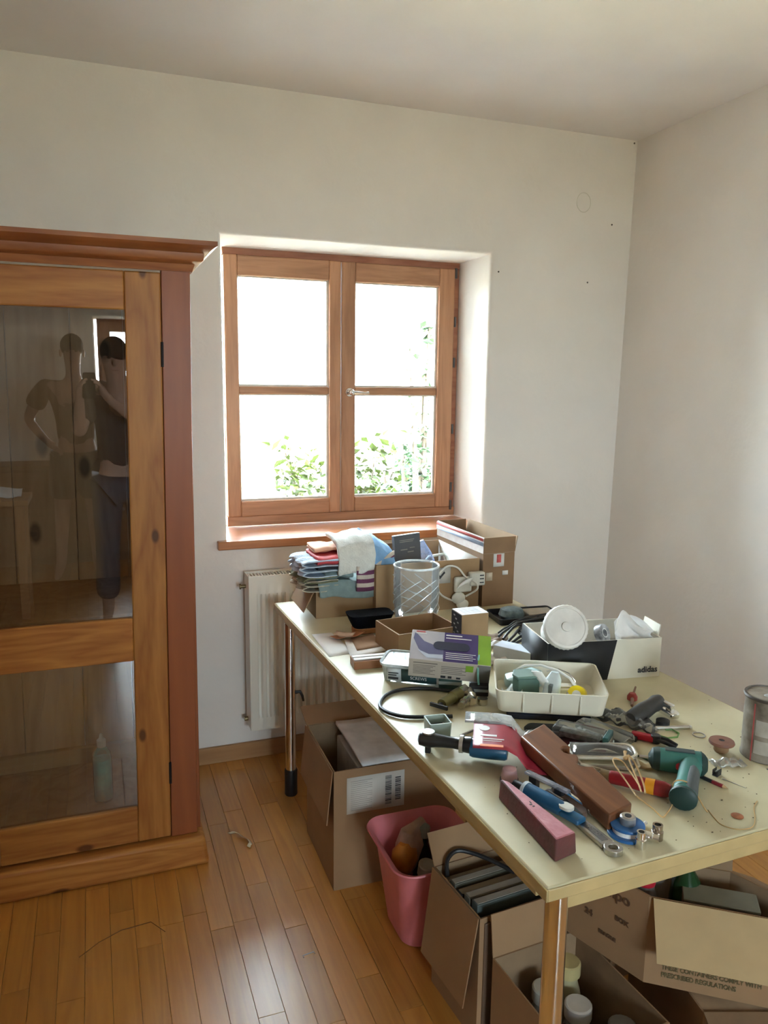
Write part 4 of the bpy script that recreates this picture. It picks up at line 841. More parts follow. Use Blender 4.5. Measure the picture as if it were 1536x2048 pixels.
obj('cap_body', MB().lathe([(.016,0),(.017,.012),(.014,.028),(.006,.032)], 20), mat('pale_pink', (.50,.30,.31), .4), pk); obj('cap_collar', MB().lathe([(.019,0),(.019,.006)],20), mat('grey_metal_dark', (.16,.15,.15), .4, .6), pk)
kn = tthing('clear_bar', 'grey clear plastic bar lying along the blue cutter', 'bar', .150, .300, .022, -72)
obj('bar_body', MB().box(0,.105,-.007,.007,0,.006), glass('grey_clear', (.78,.80,.86), 1.5, .05, .35, (.50,.50,.56)), kn, bevel=.002); obj('bar_foot', MB().box(.012,.03,-.006,.006,-.022,0), M_black, kn); obj('bar_foot', MB().box(.075,.092,-.006,.006,-.022,0), M_black, kn)
ke = tthing('steel_spanner', 'small shiny steel spanner lying beside the blue cutter', 'spanner', .180, .235, .004, -78)
obj('shank', MB().tube([(0,0,.012),(.03,.002,.013),(.085,.004,.006)], [.0055,.0045,.004], 8), M_chrome, ke); obj('ring_end', MB().lathe([(.004,-.004),(.009,-.004),(.009,.004),(.004,.004),(.004,-.004)], 18, cap=False), M_chrome, ke).location = (-.004,0,.013); obj('jaw_end', MB().box(.082,.098,-.006,.014,.0,.010), M_chrome, ke, bevel=.002)
sc = tthing('leather_sheath', 'brown leather sheath lying between the spanner and the wooden plane', 'sheath', .178, .150, .0, 12)
obj('sheath_body', MB().prism([(-.014,-.002),(.006,-.006),(.020,.006),(.024,.085),(.010,.100),(-.012,.095)], 0, .012), mat('sheath_brown', (.12,.075,.055), .6), sc, bevel=.003); obj('white_seam', MB().tube([(-.004,.01,.0125),(.002,.05,.0128),(.004,.09,.0125)], .0012, 5), mat('seam_white', (.45,.42,.38), .7), sc)
aw = tthing('adjustable_wrench', 'steel adjustable wrench pointing at the table corner', 'wrench', .163, .022, .0, 91)
M_wr = mat('satin_steel', (.50,.49,.46), .32, 1, var=.1)
hole = [(.022+.0075*math.cos(2*PI*k/16), .0075*math.sin(2*PI*k/16)) for k in range(16)]
mb = MB(); ang_ = [(.006+0,0)]
out = [(.020+.0165*math.cos(a), .0165*math.sin(a)) for a in [R(60+240*k/14) for k in range(15)]]
outer = out + [(.05,-.012),(.115,-.012),(.120,-.015),(.120,.015),(.115,.012),(.05,.012)]
# eye end as a ring, then the shank
ring_o = [(.020+.0165*math.cos(2*PI*k/24), .0165*math.sin(2*PI*k/24)) for k in range(24)]; ring_i = [(.020+.0085*math.cos(2*PI*k/24), .0085*math.sin(2*PI*k/24)) for k in range(24)]
mb = MB(); mb.rings([[(x,y,.001) for x,y in ring_o],[(x,y,.010) for x,y in ring_o],[(x,y,.010) for x,y in ring_i],[(x,y,.001) for x,y in ring_i],[(x,y,.001) for x,y in ring_o]], True, False)
obj('eye_end', mb, M_wr, aw, bevel=.001)
obj('shank', MB().prism([(.033,-.0135),(.120,-.011),(.120,.011),(.033,.0135)], .001, .0095), M_wr, aw, bevel=.0015)
obj('shank_panel', MB().prism([(.042,-.007),(.108,-.006),(.108,.006),(.042,.007)], .0095, .0099), mat('steel_dark', (.22,.22,.22), .4, 1), aw)
obj('dark_jaw', MB().prism([(.118,-.012),(.175,-.018),(.182,.0),(.170,.016),(.118,.012)], .001, .014), mat('jaw_dark', (.03,.035,.035), .4, .4), aw, bevel=.002)
text('stamp', 'CHROM', .010, M_wr, aw, (.058,-.002,.0101), (0,0,0))

# ------------------------------------------------------------------ reel, sockets
rl = tthing('tape_reel', 'blue plastic reel of white thread tape standing near the table front', 'reel', .222, .078)
M_rb = mat('reel_blue', (.02,.12,.34), .35)
obj('lower_flange', MB().lathe([(.034,0),(.035,.001),(.035,.005),(.034,.006)], 32), M_rb, rl); obj('upper_flange', MB().lathe([(.012,.016),(.030,.016),(.031,.019),(.030,.021),(.012,.021)], 32), M_rb, rl)
obj('tape_wind', MB().lathe([(.026,.006),(.026,.016)], 28), M_paper, rl); obj('hub', MB().lathe([(.014,.016),(.014,.034),(.012,.036)], 24), mat('hub_steel', (.36,.38,.40), .35, .6), rl); obj('hub_hole', MB().lathe([(.006,.0362),(.006,.0368)], 16), M_black, rl); obj('hub_top', MB().lathe([(.0115,.0355),(.0115,.0362)], 20), M_chrome, rl)
for k, (u, v, rr, hh, lay, lb) in enumerate(((.217,.036,.0095,.030,0,'shiny steel socket nearest the table front edge'),(.238,.052,.0095,.026,1,'steel socket lying between the reel and the other sockets'),(.262,.046,.0105,.028,0,'brown stained steel socket farthest from the blue reel'))):
    q = tthing('steel_socket', lb, 'socket', u, v, 0 if not lay else rr, 40)
    mb = MB(); mb.lathe([(rr,0),(rr,hh*.55),(rr*.86,hh*.6),(rr*.86,hh),(rr*.55,hh),(rr*.5,hh*.5)], 20)
    o = obj('socket_shell', mb, M_chrome if k < 2 else mat('stained_steel', (.42,.36,.30), .25, 1, var=.3, scale=80), q); obj('socket_bore', MB().lathe([(rr*.54,hh*.45),(rr*.54,hh*.9)], 14), M_black, q)
    if lay:
        for c_ in q.children: c_.rotation_euler = (R(90), 0, 0)
q = tthing('white_stub', 'short white plastic pin by the blue reel', 'pin', .262, .082, .003, 30); obj('pin_body', MB().cyl((-.012,0,.002),(.012,0,.002),.0035,.003,8), M_paper, q); obj('pin_tip', MB().ball((.012,0,.002),.0036), M_paper, q)

# ------------------------------------------------------------------ red handled scraper, raffia, glasses, clear packs
sp = tthing('red_handle_scraper', 'red handled scraper with a yellow band beside the green driver', 'scraper', .306, .235, 0, -50)
obj('handle', MB().lathe([(.012,0),(.0135,.004),(.0125,.03),(.0145,.07),(.0155,.105),(.012,.118),(.004,.121)], 20), mat('handle_red', (.26,.008,.014), .35, var=.2), sp).matrix_local = Matrix.Translation((0,0,.0165)) @ Matrix.Rotation(R(90), 4, 'Y')
obj('yellow_band', MB().lathe([(.0150,.070),(.0157,.088)], 20, cap=False), mat('band_yellow', (.75,.30,.01), .5), sp).matrix_local = Matrix.Translation((0,0,.0165)) @ Matrix.Rotation(R(90), 4, 'Y')
obj('ferrule', MB().cyl((-.018,0,.016),(.002,0,.016),.012,.0125,18), mat('ferrule_brass', (.24,.17,.09), .4, .7, var=.3), sp)
obj('blade', MB().prism([(-.085,-.006),(-.018,-.009),(-.018,.009),(-.085,.022)], .014, .018), mat('blade_grey', (.16,.15,.14), .4, .8), sp, bevel=.001)
M_raf = mat('raffia', (.52,.33,.14), .8, var=.15)
rf = tthing('raffia_string', 'straw coloured raffia string tied round the red handle and trailing to the driver', 'string', .30, .20)
obj('raffia_loop', MB().tube(spline([(-.02,-.075,.037),(.0,-.02,.037),(.010,.025,.045),(.022,.045,.048),(.036,.035,.044),(.03,.0,.037),(.01,-.05,.037)]), .0016, 6), M_raf, rf)
obj('raffia_loop', MB().tube(spline([(.0,-.065,.037),(.025,-.02,.040),(.042,.02,.05),(.055,.04,.052),(.058,.02,.04),(.035,-.03,.030),(.005,-.07,.036)]), .0018, 6), M_raf, rf)
obj('raffia_knot', MB().ball((.045,.035,.050), .007,.006,.005, 8, 6).tube([(.045,.035,.05),(.055,.052,.054),(.062,.056,.05)], .003, 5), M_raf, rf)
obj('raffia_tail', MB().tube(spline([(-.02,-.075,.037),(.0,-.098,.020),(.018,-.105,.003),(.04,-.095,.003),(.06,-.085,.012),(.072,-.072,.046),(.095,-.088,.046),(.108,-.115,.010),(.112,-.122,.002)]), .0015, 6), M_raf, rf)
th = tthing('thin_thread', 'thin pale thread looping over the bare table near the copper coin', 'thread', .44, .04)
obj('thread_line', MB().tube(spline([(-.02,.045,.001),(-.03,.02,.001),(-.035,-.003,.001),(-.02,-.024,.001),(.01,-.03,.001),(.04,-.01,.001),(.07,.02,.001),(.095,.035,.001)]), .0009, 5), M_raf, th)
gl_ = tthing('safety_glasses', 'clear safety goggles with pale frame lying on the dark cloth', 'glasses', .345, .310, .004, -28)
M_gf = mat('goggle_frame', (.52,.46,.35), .45)
obj('lens', MB().grid(lambda a,b: (-.065+.13*a, -.03+.055*b, .030+.012*math.sin(PI*a)*math.sin(PI*b)), 12, 8), glass('goggle_lens', (.72,.72,.72), 1.5, .03, .12, (.4,.4,.4)), gl_, solid=.002)
obj('frame', MB().tube([(x, y, .026+.004*math.sin(12*x)) for x, y in rrect(.135,.06,.02,5)], .0042, 7, True), M_gf, gl_)
obj('frame_base', MB().tube([(x, y-.004, .006) for x, y in rrect(.13,.062,.02,5)], .005, 7, True), mat('goggle_base', (.33,.29,.24), .5), gl_)
obj('temple', MB().tube([(.066,-.01,.022),(.070,-.035,.014),(.05,-.060,.008),(-.02,-.066,.007)], .0035, 7), M_gf, gl_); obj('temple', MB().tube([(-.066,-.012,.024),(-.05,-.045,.016),(.0,-.058,.010)], .0035, 7), M_gf, gl_)
cl = tthing('clear_bit_box', 'clear plastic case with teal end and paper label before the white tray', 'case', .395, .365, .006, 128)
M_clr = glass('clear_case', (.86,.89,.89), 1.6, .02, .035, (.75,.78,.79))
obj('case_shell', MB().box(0,.115,-.030,.022,0,.030), M_clr, cl, bevel=.006); obj('teal_end', MB().box(-.012,.0,-.030,.022,0,.030), mat('teal_plastic', (.02,.09,.085), .4), cl, bevel=.002)
obj('end_label', MB().box(-.0128,-.012,-.026,.018,.004,.018), mat('label_ivory', (.50,.47,.38), .6), cl); obj('inner_bits', MB().box(.012,.10,-.02,.012,.006,.018), mat('bits_grey', (.26,.27,.27), .4, .5, var=.4, scale=90), cl)
cl2 = tthing('clear_sleeve', 'long clear plastic sleeve lying beside the teal ended case', 'sleeve', .452, .345, .004, 112)
obj('sleeve_shell', MB().rings([[(x, y*s, .014+z*s*.5) for y, z in rrect(.05,.044,.012)] for x, s in ((0,.7),(.01,1),(.11,1.05),(.13,.8))]), glass('clear_sleeve', (.84,.86,.84), 1.6, .03, .04, (.7,.72,.7)), cl2); obj('inner_card', MB().box(.01,.12,-.016,.016,.012,.014), mat('inner_card_grey', (.42,.42,.38), .6), cl2)
zb = tthing('zip_bag', 'crumpled clear zip bag of small parts beside the white tray', 'bag', .53, .455, .0, -60)
obj('bag_film', MB().grid(lambda a,b: (-.075+.15*a, -.028+.056*b, .004+.026*math.sin(PI*a)**.6*math.sin(PI*b)**.7+.005*math.sin(25*a+9*b)), 18, 10), glass('zip_film', (.88,.90,.90), 1.6, .03, .035, (.8,.82,.83)), zb, solid=.001)
for k in range(7): obj('small_part', MB().cyl((-.05+.016*k,-.012+.012*(k%2),.008),(-.042+.016*k,.006-.01*(k%3),.012),.0045,.0035,8), M_steel if k%2 else mat('part_dark', (.05,.05,.05), .4), zb)
hx = tthing('folding_hex_keys', 'red and black folding hex key set beside the clear bag', 'hex keys', .508, .368, .0, -52)
obj('red_body', MB().box(-.028,.026,-.010,.008,.002,.016), mat('hex_red', (.45,.01,.03), .35), hx, bevel=.003)
for k in range(2): obj('black_arm', MB().tube([(.024,-.006+.012*k,.012),(.05,-.010+.018*k,.010),(.072,-.012+.012*k,.005)], .0045, 7), M_black, hx)
obj('black_foot', MB().box(-.03,-.012,-.022,-.008,.0,.010), M_black, hx, bevel=.002); obj('pivot', MB().lathe([(.010,.001),(.011,.004),(.011,.018),(.009,.020)],16,(.026,0)), M_black, hx)

# ------------------------------------------------------------------ cordless driver
dv = tthing('cordless_driver', 'green cordless screwdriver with red trigger lying on its side', 'screwdriver', .470, .215, .0, 0)
M_dg = mat('driver_green', (.035,.17,.145), .45, var=.12); M_dd = mat('driver_dark', (.008,.035,.03), .5); M_dgr = mat('driver_grip', (.085,.095,.095), .75, var=.1)
def ell(c, ax, up_, ra_, rb_, n=18): return [tuple(Vector(c) + Vector(ax)*ra_*math.cos(2*PI*k/n) + Vector(up_)*rb_*math.sin(2*PI*k/n)) for k in range(n)]
bd_ = Vector((.079,-.062,0)).normalized(); bp_ = Vector((-bd_.y, bd_.x, 0))
nose = Vector((-.038,.037,.026))
mb = MB(); mb.rings([ell(nose+bd_*s, bp_, (0,0,1), w1, w2) for s, w1, w2 in ((-.002,.018,.017),(.002,.024,.022),(.03,.026,.024),(.06,.027,.025),(.092,.027,.025),(.100,.022,.020))]); obj('barrel', mb, M_dg, dv)
mb = MB(); mb.rings([ell(nose+bd_*s, bp_, (0,0,1), w1, w2) for s, w1, w2 in ((-.010,.008,.008),(-.004,.019,.018),(-.0015,.0235,.0215),(.012,.0265,.0245))]); obj('nose_ring', mb, M_dd, dv)
obj('bit', MB().cyl(nose-bd_*.028, nose-bd_*.006, .003, .0035, 6), M_steel, dv)
gA = nose + bd_*.075; gB = Vector((-.100,-.115,.026)); gd = (gB-gA).normalized(); gp = Vector((-gd.y, gd.x, 0)); L_ = (gB-gA).length
mb = MB(); mb.rings([ell(gA+gd*L_*f, gp, (0,0,1), w1, w2) for f, w1, w2 in ((0,.026,.022),(.25,.021,.020),(.55,.0195,.020),(.8,.0225,.0215),(.97,.026,.023),(1,.022,.020))]); obj('handle', mb, M_dg, dv)
obj('handle_cap', MB().rings([ell(gA+gd*(L_+s), gp, (0,0,1), w1, w2) for s, w1, w2 in ((-.008,.0262,.0235),(.0,.026,.0235),(.004,.020,.018))]), M_dd, dv)
mb = MB(); mb.rings([ell(gA+gd*L_*f + gp*.008 + Vector((0,0,.0015)), gp, (0,0,1), w1, w2) for f, w1, w2 in ((.20,.004,.012),(.35,.0135,.0205),(.6,.0145,.021),(.9,.017,.022),(.95,.012,.018))]); obj('grip_pad', mb, M_dgr, dv)
obj('trigger', MB().ball(tuple(gA + gd*.026 - gp*.022), .008, .010, .009), mat('trigger_red', (.50,.03,.06), .4), dv)
obj('name_plate', MB().prism([tuple((nose + bd_*s + bp_*w)[:2]) for s, w in ((.022,-.008),(.080,-.008),(.080,.008),(.022,.008))], .0495, .0518), mat('plate_grey', (.04,.06,.06), .4), dv)
obj('back_shell', MB().rings([ell(nose+bd_*s, bp_, (0,0,1), w1, w2) for s, w1, w2 in ((.0935,.0278,.0258),(.1005,.0228,.0208),(.106,.015,.014))]), M_dd, dv)
obj('belt_clip', MB().tube([tuple(nose+bd_*.04+bp_*.026), tuple(nose+bd_*.05+bp_*.036), tuple(nose+bd_*.07+bp_*.036), tuple(nose+bd_*.085+bp_*.026)], .004, 7), mat('plate_grey', (.04,.06,.06)), dv)

# ------------------------------------------------------------------ small things on the bare part of the table
at_ = tthing('air_tool', 'dark grey air tool with chrome clamp lying behind the steel pin', 'air tool', .600, .455, 0, 0)
mb = MB(); mb.rings([ell(Vector((-.075,-.02,.020))+Vector((.95,.25,.15)).normalized()*s, (-.25,.95,0), (0,0,1), w1, w1) for s, w1 in ((0,.014),(.005,.019),(.05,.021),(.085,.018),(.10,.020),(.115,.016))]); obj('motor_body', mb, mat('tool_grey', (.055,.052,.048), .5, .3, var=.2), at_)
obj('clamp_plate', MB().prism([(.030,-.040),(.052,-.044),(.060,-.030),(.052,.030),(.034,.036),(.030,.02)], .010, .024), M_chrome, at_, bevel=.004); obj('clamp_bar', MB().box(.030,.044,-.035,.032,.030,.044), M_chrome, at_, bevel=.003); obj('clamp_bar', MB().box(.036,.050,-.03,-.012,.022,.034), M_chrome, at_, bevel=.002)
obj('black_wheel', MB().lathe([(.012,0),(.016,.002),(.016,.016),(.012,.018)], 20, (.0,-.045)), M_black, at_)
rp_ = tthing('red_peg', 'red plastic peg with a brown pin lying beyond the zip bag', 'peg', .635, .560, .0, 28)
obj('peg_body', MB().lathe([(.007,0),(.013,.003),(.013,.012),(.008,.020)], 16), mat('peg_red', (.38,.05,.04), .5), rp_); obj('peg_pin', MB().cyl((-.045,-.018,.006),(.0,0,.010),.004,.005,8).cyl((0,0,.010),(.055,.014,.016),.0035,.0025,8), mat('peg_brown', (.24,.12,.07), .6), rp_)
pr = tthing('steel_pin', 'straight silver pin lying on the bare table near the key ring', 'pin', .570, .402, 0, -18); obj('pin_shaft', MB().cyl((0,0,.005),(.085,0,.005),.0048,.0042,12), mat('pin_silver', (.66,.66,.65), .25, .9), pr); obj('pin_cap', MB().cyl((.083,0,.005),(.089,0,.005),.0045,.0035,12), M_steel, pr)
gn = tthing('green_loop', 'green wire loop lying below the steel pin', 'wire', .575, .372, 0, 0); obj('wire_line', MB().tube([(-.025,.010,.002),(-.01,-.018,.002),(.015,-.022,.002),(.032,-.008,.002),(.030,.012,.003),(.016,.018,.002)], .0018, 6), mat('wire_green', (.10,.22,.05), .5), gn)
kr = tthing('key_ring', 'thin steel ring lying between the pin and the brown flange', 'ring', .646, .342); obj('ring_wire', MB().tube([(.0135*math.cos(2*PI*k/28), .0135*math.sin(2*PI*k/28), .0014) for k in range(28)], .0013, 6, True), M_steel, kr)
gc = tthing('green_cord_bit', 'short dark green cord lying beyond the goggles', 'cord', .425, .305, 0, -40); obj('cord_line', MB().tube([(-.03,.012,.002),(-.01,.016,.004),(.02,.008,.003),(.04,-.008,.002)], .0022, 6), mat('cord_green', (.02,.07,.03), .6), gc)
ck_ = tthing('wood_chip', 'curved pale wooden offcut between the goggles and the driver', 'offcut', .430, .272, .0, -20); obj('chip_body', MB().grid(lambda a,b: (-.03+.06*a, -.012+.02*b-.012*math.sin(PI*a), .003+.012*abs(math.cos(PI*a))*b), 12, 5), mat('chip_wood', (.42,.29,.13), .8), ck_, solid=.003)
fl_ = tthing('brown_flange', 'rust brown round flange with a centre hole beside the paint can', 'flange', .632, .262)
obj('flange_disc', MB().lathe([(.006,.020),(.026,.019),(.0275,.022),(.026,.026),(.006,.027),(.006,.020)], 32, cap=False), mat('flange_brown', (.23,.095,.06), .55, var=.2), fl_); obj('flange_stub', MB().lathe([(.013,0),(.016,.004),(.016,.020)], 24), mat('stub_brown', (.28,.16,.08), .6), fl_); obj('flange_hole', MB().lathe([(.0062,.005),(.0062,.0262)], 16), M_black, fl_)
sa = tthing('clear_sachet', 'clear plastic sachet with an orange plug near the paint can', 'sachet', .600, .212, 0, -20); obj('sachet_film', MB().grid(lambda a,b: (-.035+.07*a, -.016+.032*b, .002+.012*math.sin(PI*a)*math.sin(PI*b)+.003*math.sin(20*a)), 12, 8), glass('sachet_film', (.92,.92,.9), 1.5, .05, .25, (.75,.72,.64)), sa, solid=.0008); obj('orange_plug', MB().cyl((-.004,0,.006),(.018,.002,.006),.0052,.0045,12), mat('plug_orange', (.62,.24,.08), .5), sa)
bc_ = tthing('black_clip', 'small black clip lying beside the red pencil', 'clip', .541, .184, 0, 20); obj('clip_body', MB().box(-.009,.009,-.006,.006,0,.004).box(-.009,.009,-.006,-.004,.004,.014).box(-.009,.009,.004,.006,.004,.014), M_black, bc_, bevel=.001); obj('clip_pin', MB().cyl((-.007,0,.010),(.007,0,.010),.0015,.0015,6), M_steel, bc_)
pc = tthing('pencil_stub', 'short red and black pencil lying past the driver', 'pencil', .500, .182, 0, -75); obj('pencil_barrel', MB().cyl((-.005,0,.004),(.022,0,.004),.004,.004,6), M_black, pc); obj('pencil_red', MB().cyl((.022,0,.004),(.045,0,.004),.004,.004,6), mat('pencil_red', (.28,.02,.03), .4), pc); obj('pencil_tip', MB().cyl((.045,0,.004),(.056,0,.004),.004,.0006,6), mat('tip_wood', (.55,.38,.20), .7), pc)
nd = tthing('thin_needle', 'thin dark needle lying beside the pencil stub', 'needle', .545, .148, 0, -72); obj('needle_shaft', MB().cyl((-.02,0,.0012),(.03,0,.0012),.001,.0005,6), M_steel, nd)
co = tthing('copper_coin', 'copper coin lying near the front table edge', 'coin', .456, .049); obj('coin_disc', MB().lathe([(.0105,0),(.0112,.0004),(.0112,.0016),(.0105,.002)], 28), mat('copper', (.40,.15,.07), .45, .4, var=.2, scale=90), co)
mb = MB(); rng = random.Random(9)
for k in range(120):
    u, v = rng.uniform(.02,.83), rng.uniform(.02,.55)
    if rng.random() < .5: u, v = rng.uniform(.35,.8), rng.uniform(.02,.3)
    s = rng.uniform(.0005,.0016); mb.ball((u,v,HT+s*.3), s*rng.uniform(.8,2), s, s*.5, 6, 4)
o = obj('crumbs', mb, mat('crumb_dark', (.13,.095,.06), .9), None); o.location = TB(0,0,0); o.rotation_euler = (0,0,TROT); tag(o, 'dark crumbs and wood dust scattered over the bare table', 'crumbs', kind='stuff')
# paint can
pc_ = tthing('paint_can', 'old dented paint can with stained label at the table end', 'can', .708, .214)
mb = MB(); n_ = 40; mb.lathe([(.0475,0),(.050,.002),(.050,.006),(.0485,.008),(.0485,.042),(.0492,.045),(.0485,.048),(.0485,.098),(.0492,.101),(.0485,.104),(.0485,.132),(.051,.136),(.051,.141)], 40)
obj('can_body', mb, mat('can_stained', (.34,.30,.24), .5, col2=(.13,.10,.075), scale=26, var=.3, bump=.2), pc_)
obj('can_rim', MB().lathe([(.051,.136),(.0525,.139),(.051,.143),(.046,.143),(.045,.139),(.042,.136)], 40, cap=False), mat('can_rim', (.11,.09,.075), .45, .5), pc_); obj('can_lid', MB().lathe([(.001,.139),(.02,.1385),(.036,.137),(.042,.136),(.0445,.1395)], 40), mat('can_lid', (.20,.17,.14), .55, .3, col2=(.09,.075,.06), scale=14), pc_)
obj('lid_lump', MB().ball((-.008,-.004,.139),.012,.010,.005), mat('lump_grey', (.36,.35,.33), .6), pc_)
for k, (z0, z1, a0, a1, mt) in enumerate(((.060,.095,-2.9,-1.0, mat('label_dirty', (.48,.45,.40), .55, col2=(.33,.29,.24), scale=24)), (.062,.070,-2.2,-1.2, mat('label_maroon', (.16,.05,.045), .5)), (.02,.05,-2.9,-1.0, mat('label_dirty', (.48,.45,.40))), (.028,.033,-2.2,-1.3, mat('label_maroon', (.16,.05,.045))), (.0,.13,-3.02,-2.96, mat('label_red_line', (.55,.10,.10), .5)))):
    r0 = .0490+.0003*k; obj('can_label', MB().grid(lambda a,b,z0=z0,z1=z1,a0=a0,a1=a1,r0=r0: (r0*math.cos(a0+(a1-a0)*a), r0*math.sin(a0+(a1-a0)*a), z0+(z1-z0)*b), 14, 2), mt, pc_)
sheet('grey_leaflet', 'dark grey leaflet corner at the picture edge past the paint can', [(.655,.13),(.74,.10),(.76,.155),(.66,.165)], .0, mat('leaflet_grey', (.13,.125,.12), .6), cat='leaflet')

# ------------------------------------------------------------------ under the table
def fplan(x0, y0, w, d, ang=0):
    ca, sa = math.cos(R(ang)), math.sin(R(ang)); return [(x0+x*ca-y*sa, y0+x*sa+y*ca) for x, y in ((0,0),(w,0),(w,d),(0,d))]
M_kfloor = mat('kraft_floor_carton', (.34,.205,.105), .8, var=.06, scale=10)
# large carton with shipping label
r, P, h = plan_box('large_carton', 'large brown carton with a shipping label under the far table end', fplan(.622, 2.060, .40, .335, -1), 0, .388, M_kfloor, mat('kraft_dark_inside', (.30,.195,.11), .85))
flap(r, P, h, 1, .17, 165, M_kfloor); flap(r, P, h, 3, .17, 174, M_kfloor); flap(r, P, h, 2, .10, 75, M_kfloor)
A, B = P[0], P[1]
def lab(s0, s1, z0, z1, mt, nm, off): 
    a, b = A.lerp(B, s0), A.lerp(B, s1); mb = MB(); mb.quad((a.x,a.y-off,z0),(b.x,b.y-off,z0),(b.x,b.y-off,z1),(a.x,a.y-off,z1)); return obj(nm, mb, mt, r, solid=.0005)
lab(.10, .56, .245, .362, mat('shipping_label', (.68,.66,.61), .55, var=.04), 'shipping_label', .0015)
mb = MB(); rnb = random.Random(2); x = A.lerp(B, .40).x
for (sx0, sx1, n0, n1) in ((.405,.455,.258,.352),(.485,.530,.268,.340)):
    a, b = A.lerp(B, sx0), A.lerp(B, sx1); z = n0
    while z < n1:
        t = rnb.choice((.0014,.0022,.0034)); mb.quad((a.x,a.y-.0024,z),(b.x,b.y-.0024,z),(b.x,b.y-.0024,z+t),(a.x,a.y-.0024,z+t)); z += t + rnb.choice((.0014,.002,.003))
obj('barcode_print', mb, M_ink, r, smooth=False)
mb = MB()
for k in range(16): a, b = A.lerp(B, .13), A.lerp(B, .30-.04*(k%4==2)); mb.quad((a.x,a.y-.0024,.255+k*.0062),(b.x,b.y-.0024,.255+k*.0062),(b.x,b.y-.0024,.2565+k*.0062),(a.x,a.y-.0024,.2565+k*.0062))
obj('fine_print', mb, mat('label_grey_print', (.36,.34,.31), .6), r, smooth=False)
fo = thing('foam_sheet', 'white foam sheet lying on top inside the large carton', 'foam', (.716, 2.068, .362), R(-1))
obj('foam_slab', MB().grid(lambda a,b: (.285*a, .30*b, .024+.010*b+.003*math.sin(6*a+3*b)), 10, 10), mat('foam_white', (.84,.85,.87), .8, bump=.2, bscale=40), fo, solid=.012)
fi = thing('inner_packet', 'grey packet inside the large carton under the foam', 'packet', (.718, 2.08, .006), R(-1)); obj('packet_body', MB().box(0,.27,0,.28,0,.350), mat('packet_grey', (.50,.48,.46), .8), fi, bevel=.004)

# pink bin
pk_ = thing('pink_bin', 'pink plastic bin under the table between the cartons', 'bin', (.812, 1.820, 0))
M_pink = mat('bin_pink', (.74,.22,.25), .45, var=.05)
def rg(w, d, rad, z, dx=0, dy=0): return [(x+dx, y+dy, z) for x, y in rrect(w, d, rad, 6)]
mb = MB(); mb.rings([rg(.150,.165,.045,0,.008,.02), rg(.170,.185,.05,.006,.007,.018), rg(.225,.250,.05,.245,.0,-.004), rg(.238,.268,.052,.270,0,-.006), rg(.272,.302,.058,.284,0,-.010), rg(.276,.306,.06,.280,0,-.010)], True, False)
mb.rings([rg(.272,.302,.058,.284,0,-.010), rg(.236,.266,.05,.271,0,-.006), rg(.222,.247,.048,.245,0,-.004), rg(.165,.18,.045,.008,.007,.018)], True, False); mb.poly(rg(.165,.18,.045,.008,.007,.018)); mb.poly(rg(.150,.165,.045,0,.008,.02)[::-1])
obj('bin_shell', mb, M_pink, pk_)
def bottle(name, label, x, y, z, hh, rr, mt, capmt, tilt=(0,0), cap_h=.03, cat='bottle', neck=.45):
    q = thing(name, label, cat, (x, y, z), 0); q.rotation_euler = (R(tilt[0]), R(tilt[1]), 0)
    obj('body', MB().lathe([(rr*.92,0),(rr,.004),(rr,hh*.62),(rr*.9,hh*.70),(rr*neck,hh*.80),(rr*neck,hh-cap_h)], 20), mt, q)
    obj('cap', MB().lathe([(rr*neck*1.25,hh-cap_h),(rr*neck*1.25,hh-.003),(rr*neck*1.1,hh)], 18), capmt, q); return q
M_dgl = mat('dark_glass', (.012,.016,.014), .12, var=.3); M_gcap = mat('cap_grey_green', (.22,.23,.19), .5)
bottle('dark_bottle', 'dark bottle with a grey cap nearest the rim of the pink bin', .795, 1.812, .014, .235, .031, M_dgl, mat('cap_grey', (.28,.27,.22), .4), (13,0), .035, neck=.6)
bottle('dark_bottle', 'dark bottle in the back of the pink bin by the plastic bag', .838, 1.880, .014, .262, .031, M_dgl, M_gcap, (0,0), .03)
bottle('dark_bottle', 'dark bottle at the table side of the pink bin', .866, 1.815, .014, .245, .031, M_dgl, mat('cap_black', (.015,.015,.015), .4), (9,1), .03)
q = thing('orange_bag', 'clear bag with orange contents stuffed in the pink bin', 'bag', (.792, 1.880, .150), R(28))
obj('bag_film', MB().rings([[(x*s+.03*f, y*s, z+.01*math.sin(30*x+4*f)) for x, y in rrect(.12,.06,.025,4)] for f, s, z in ((0,.5,.0),(.3,.9,.03),(.6,1.0,.075),(.9,.8,.115),(1.2,.35,.135))]), mat('bag_peach', (.50,.33,.24), .45, var=.25, scale=22, bump=.6, bscale=30), q)
obj('orange_part', MB().rings([[(x*s-.03, y*s-.008, z) for x, y in rrect(.08,.06,.025,4)] for s, z in ((.5,.01),(1,.045),(.9,.08),(.4,.10))]), mat('bag_orange', (.62,.24,.03), .5, var=.2), q)
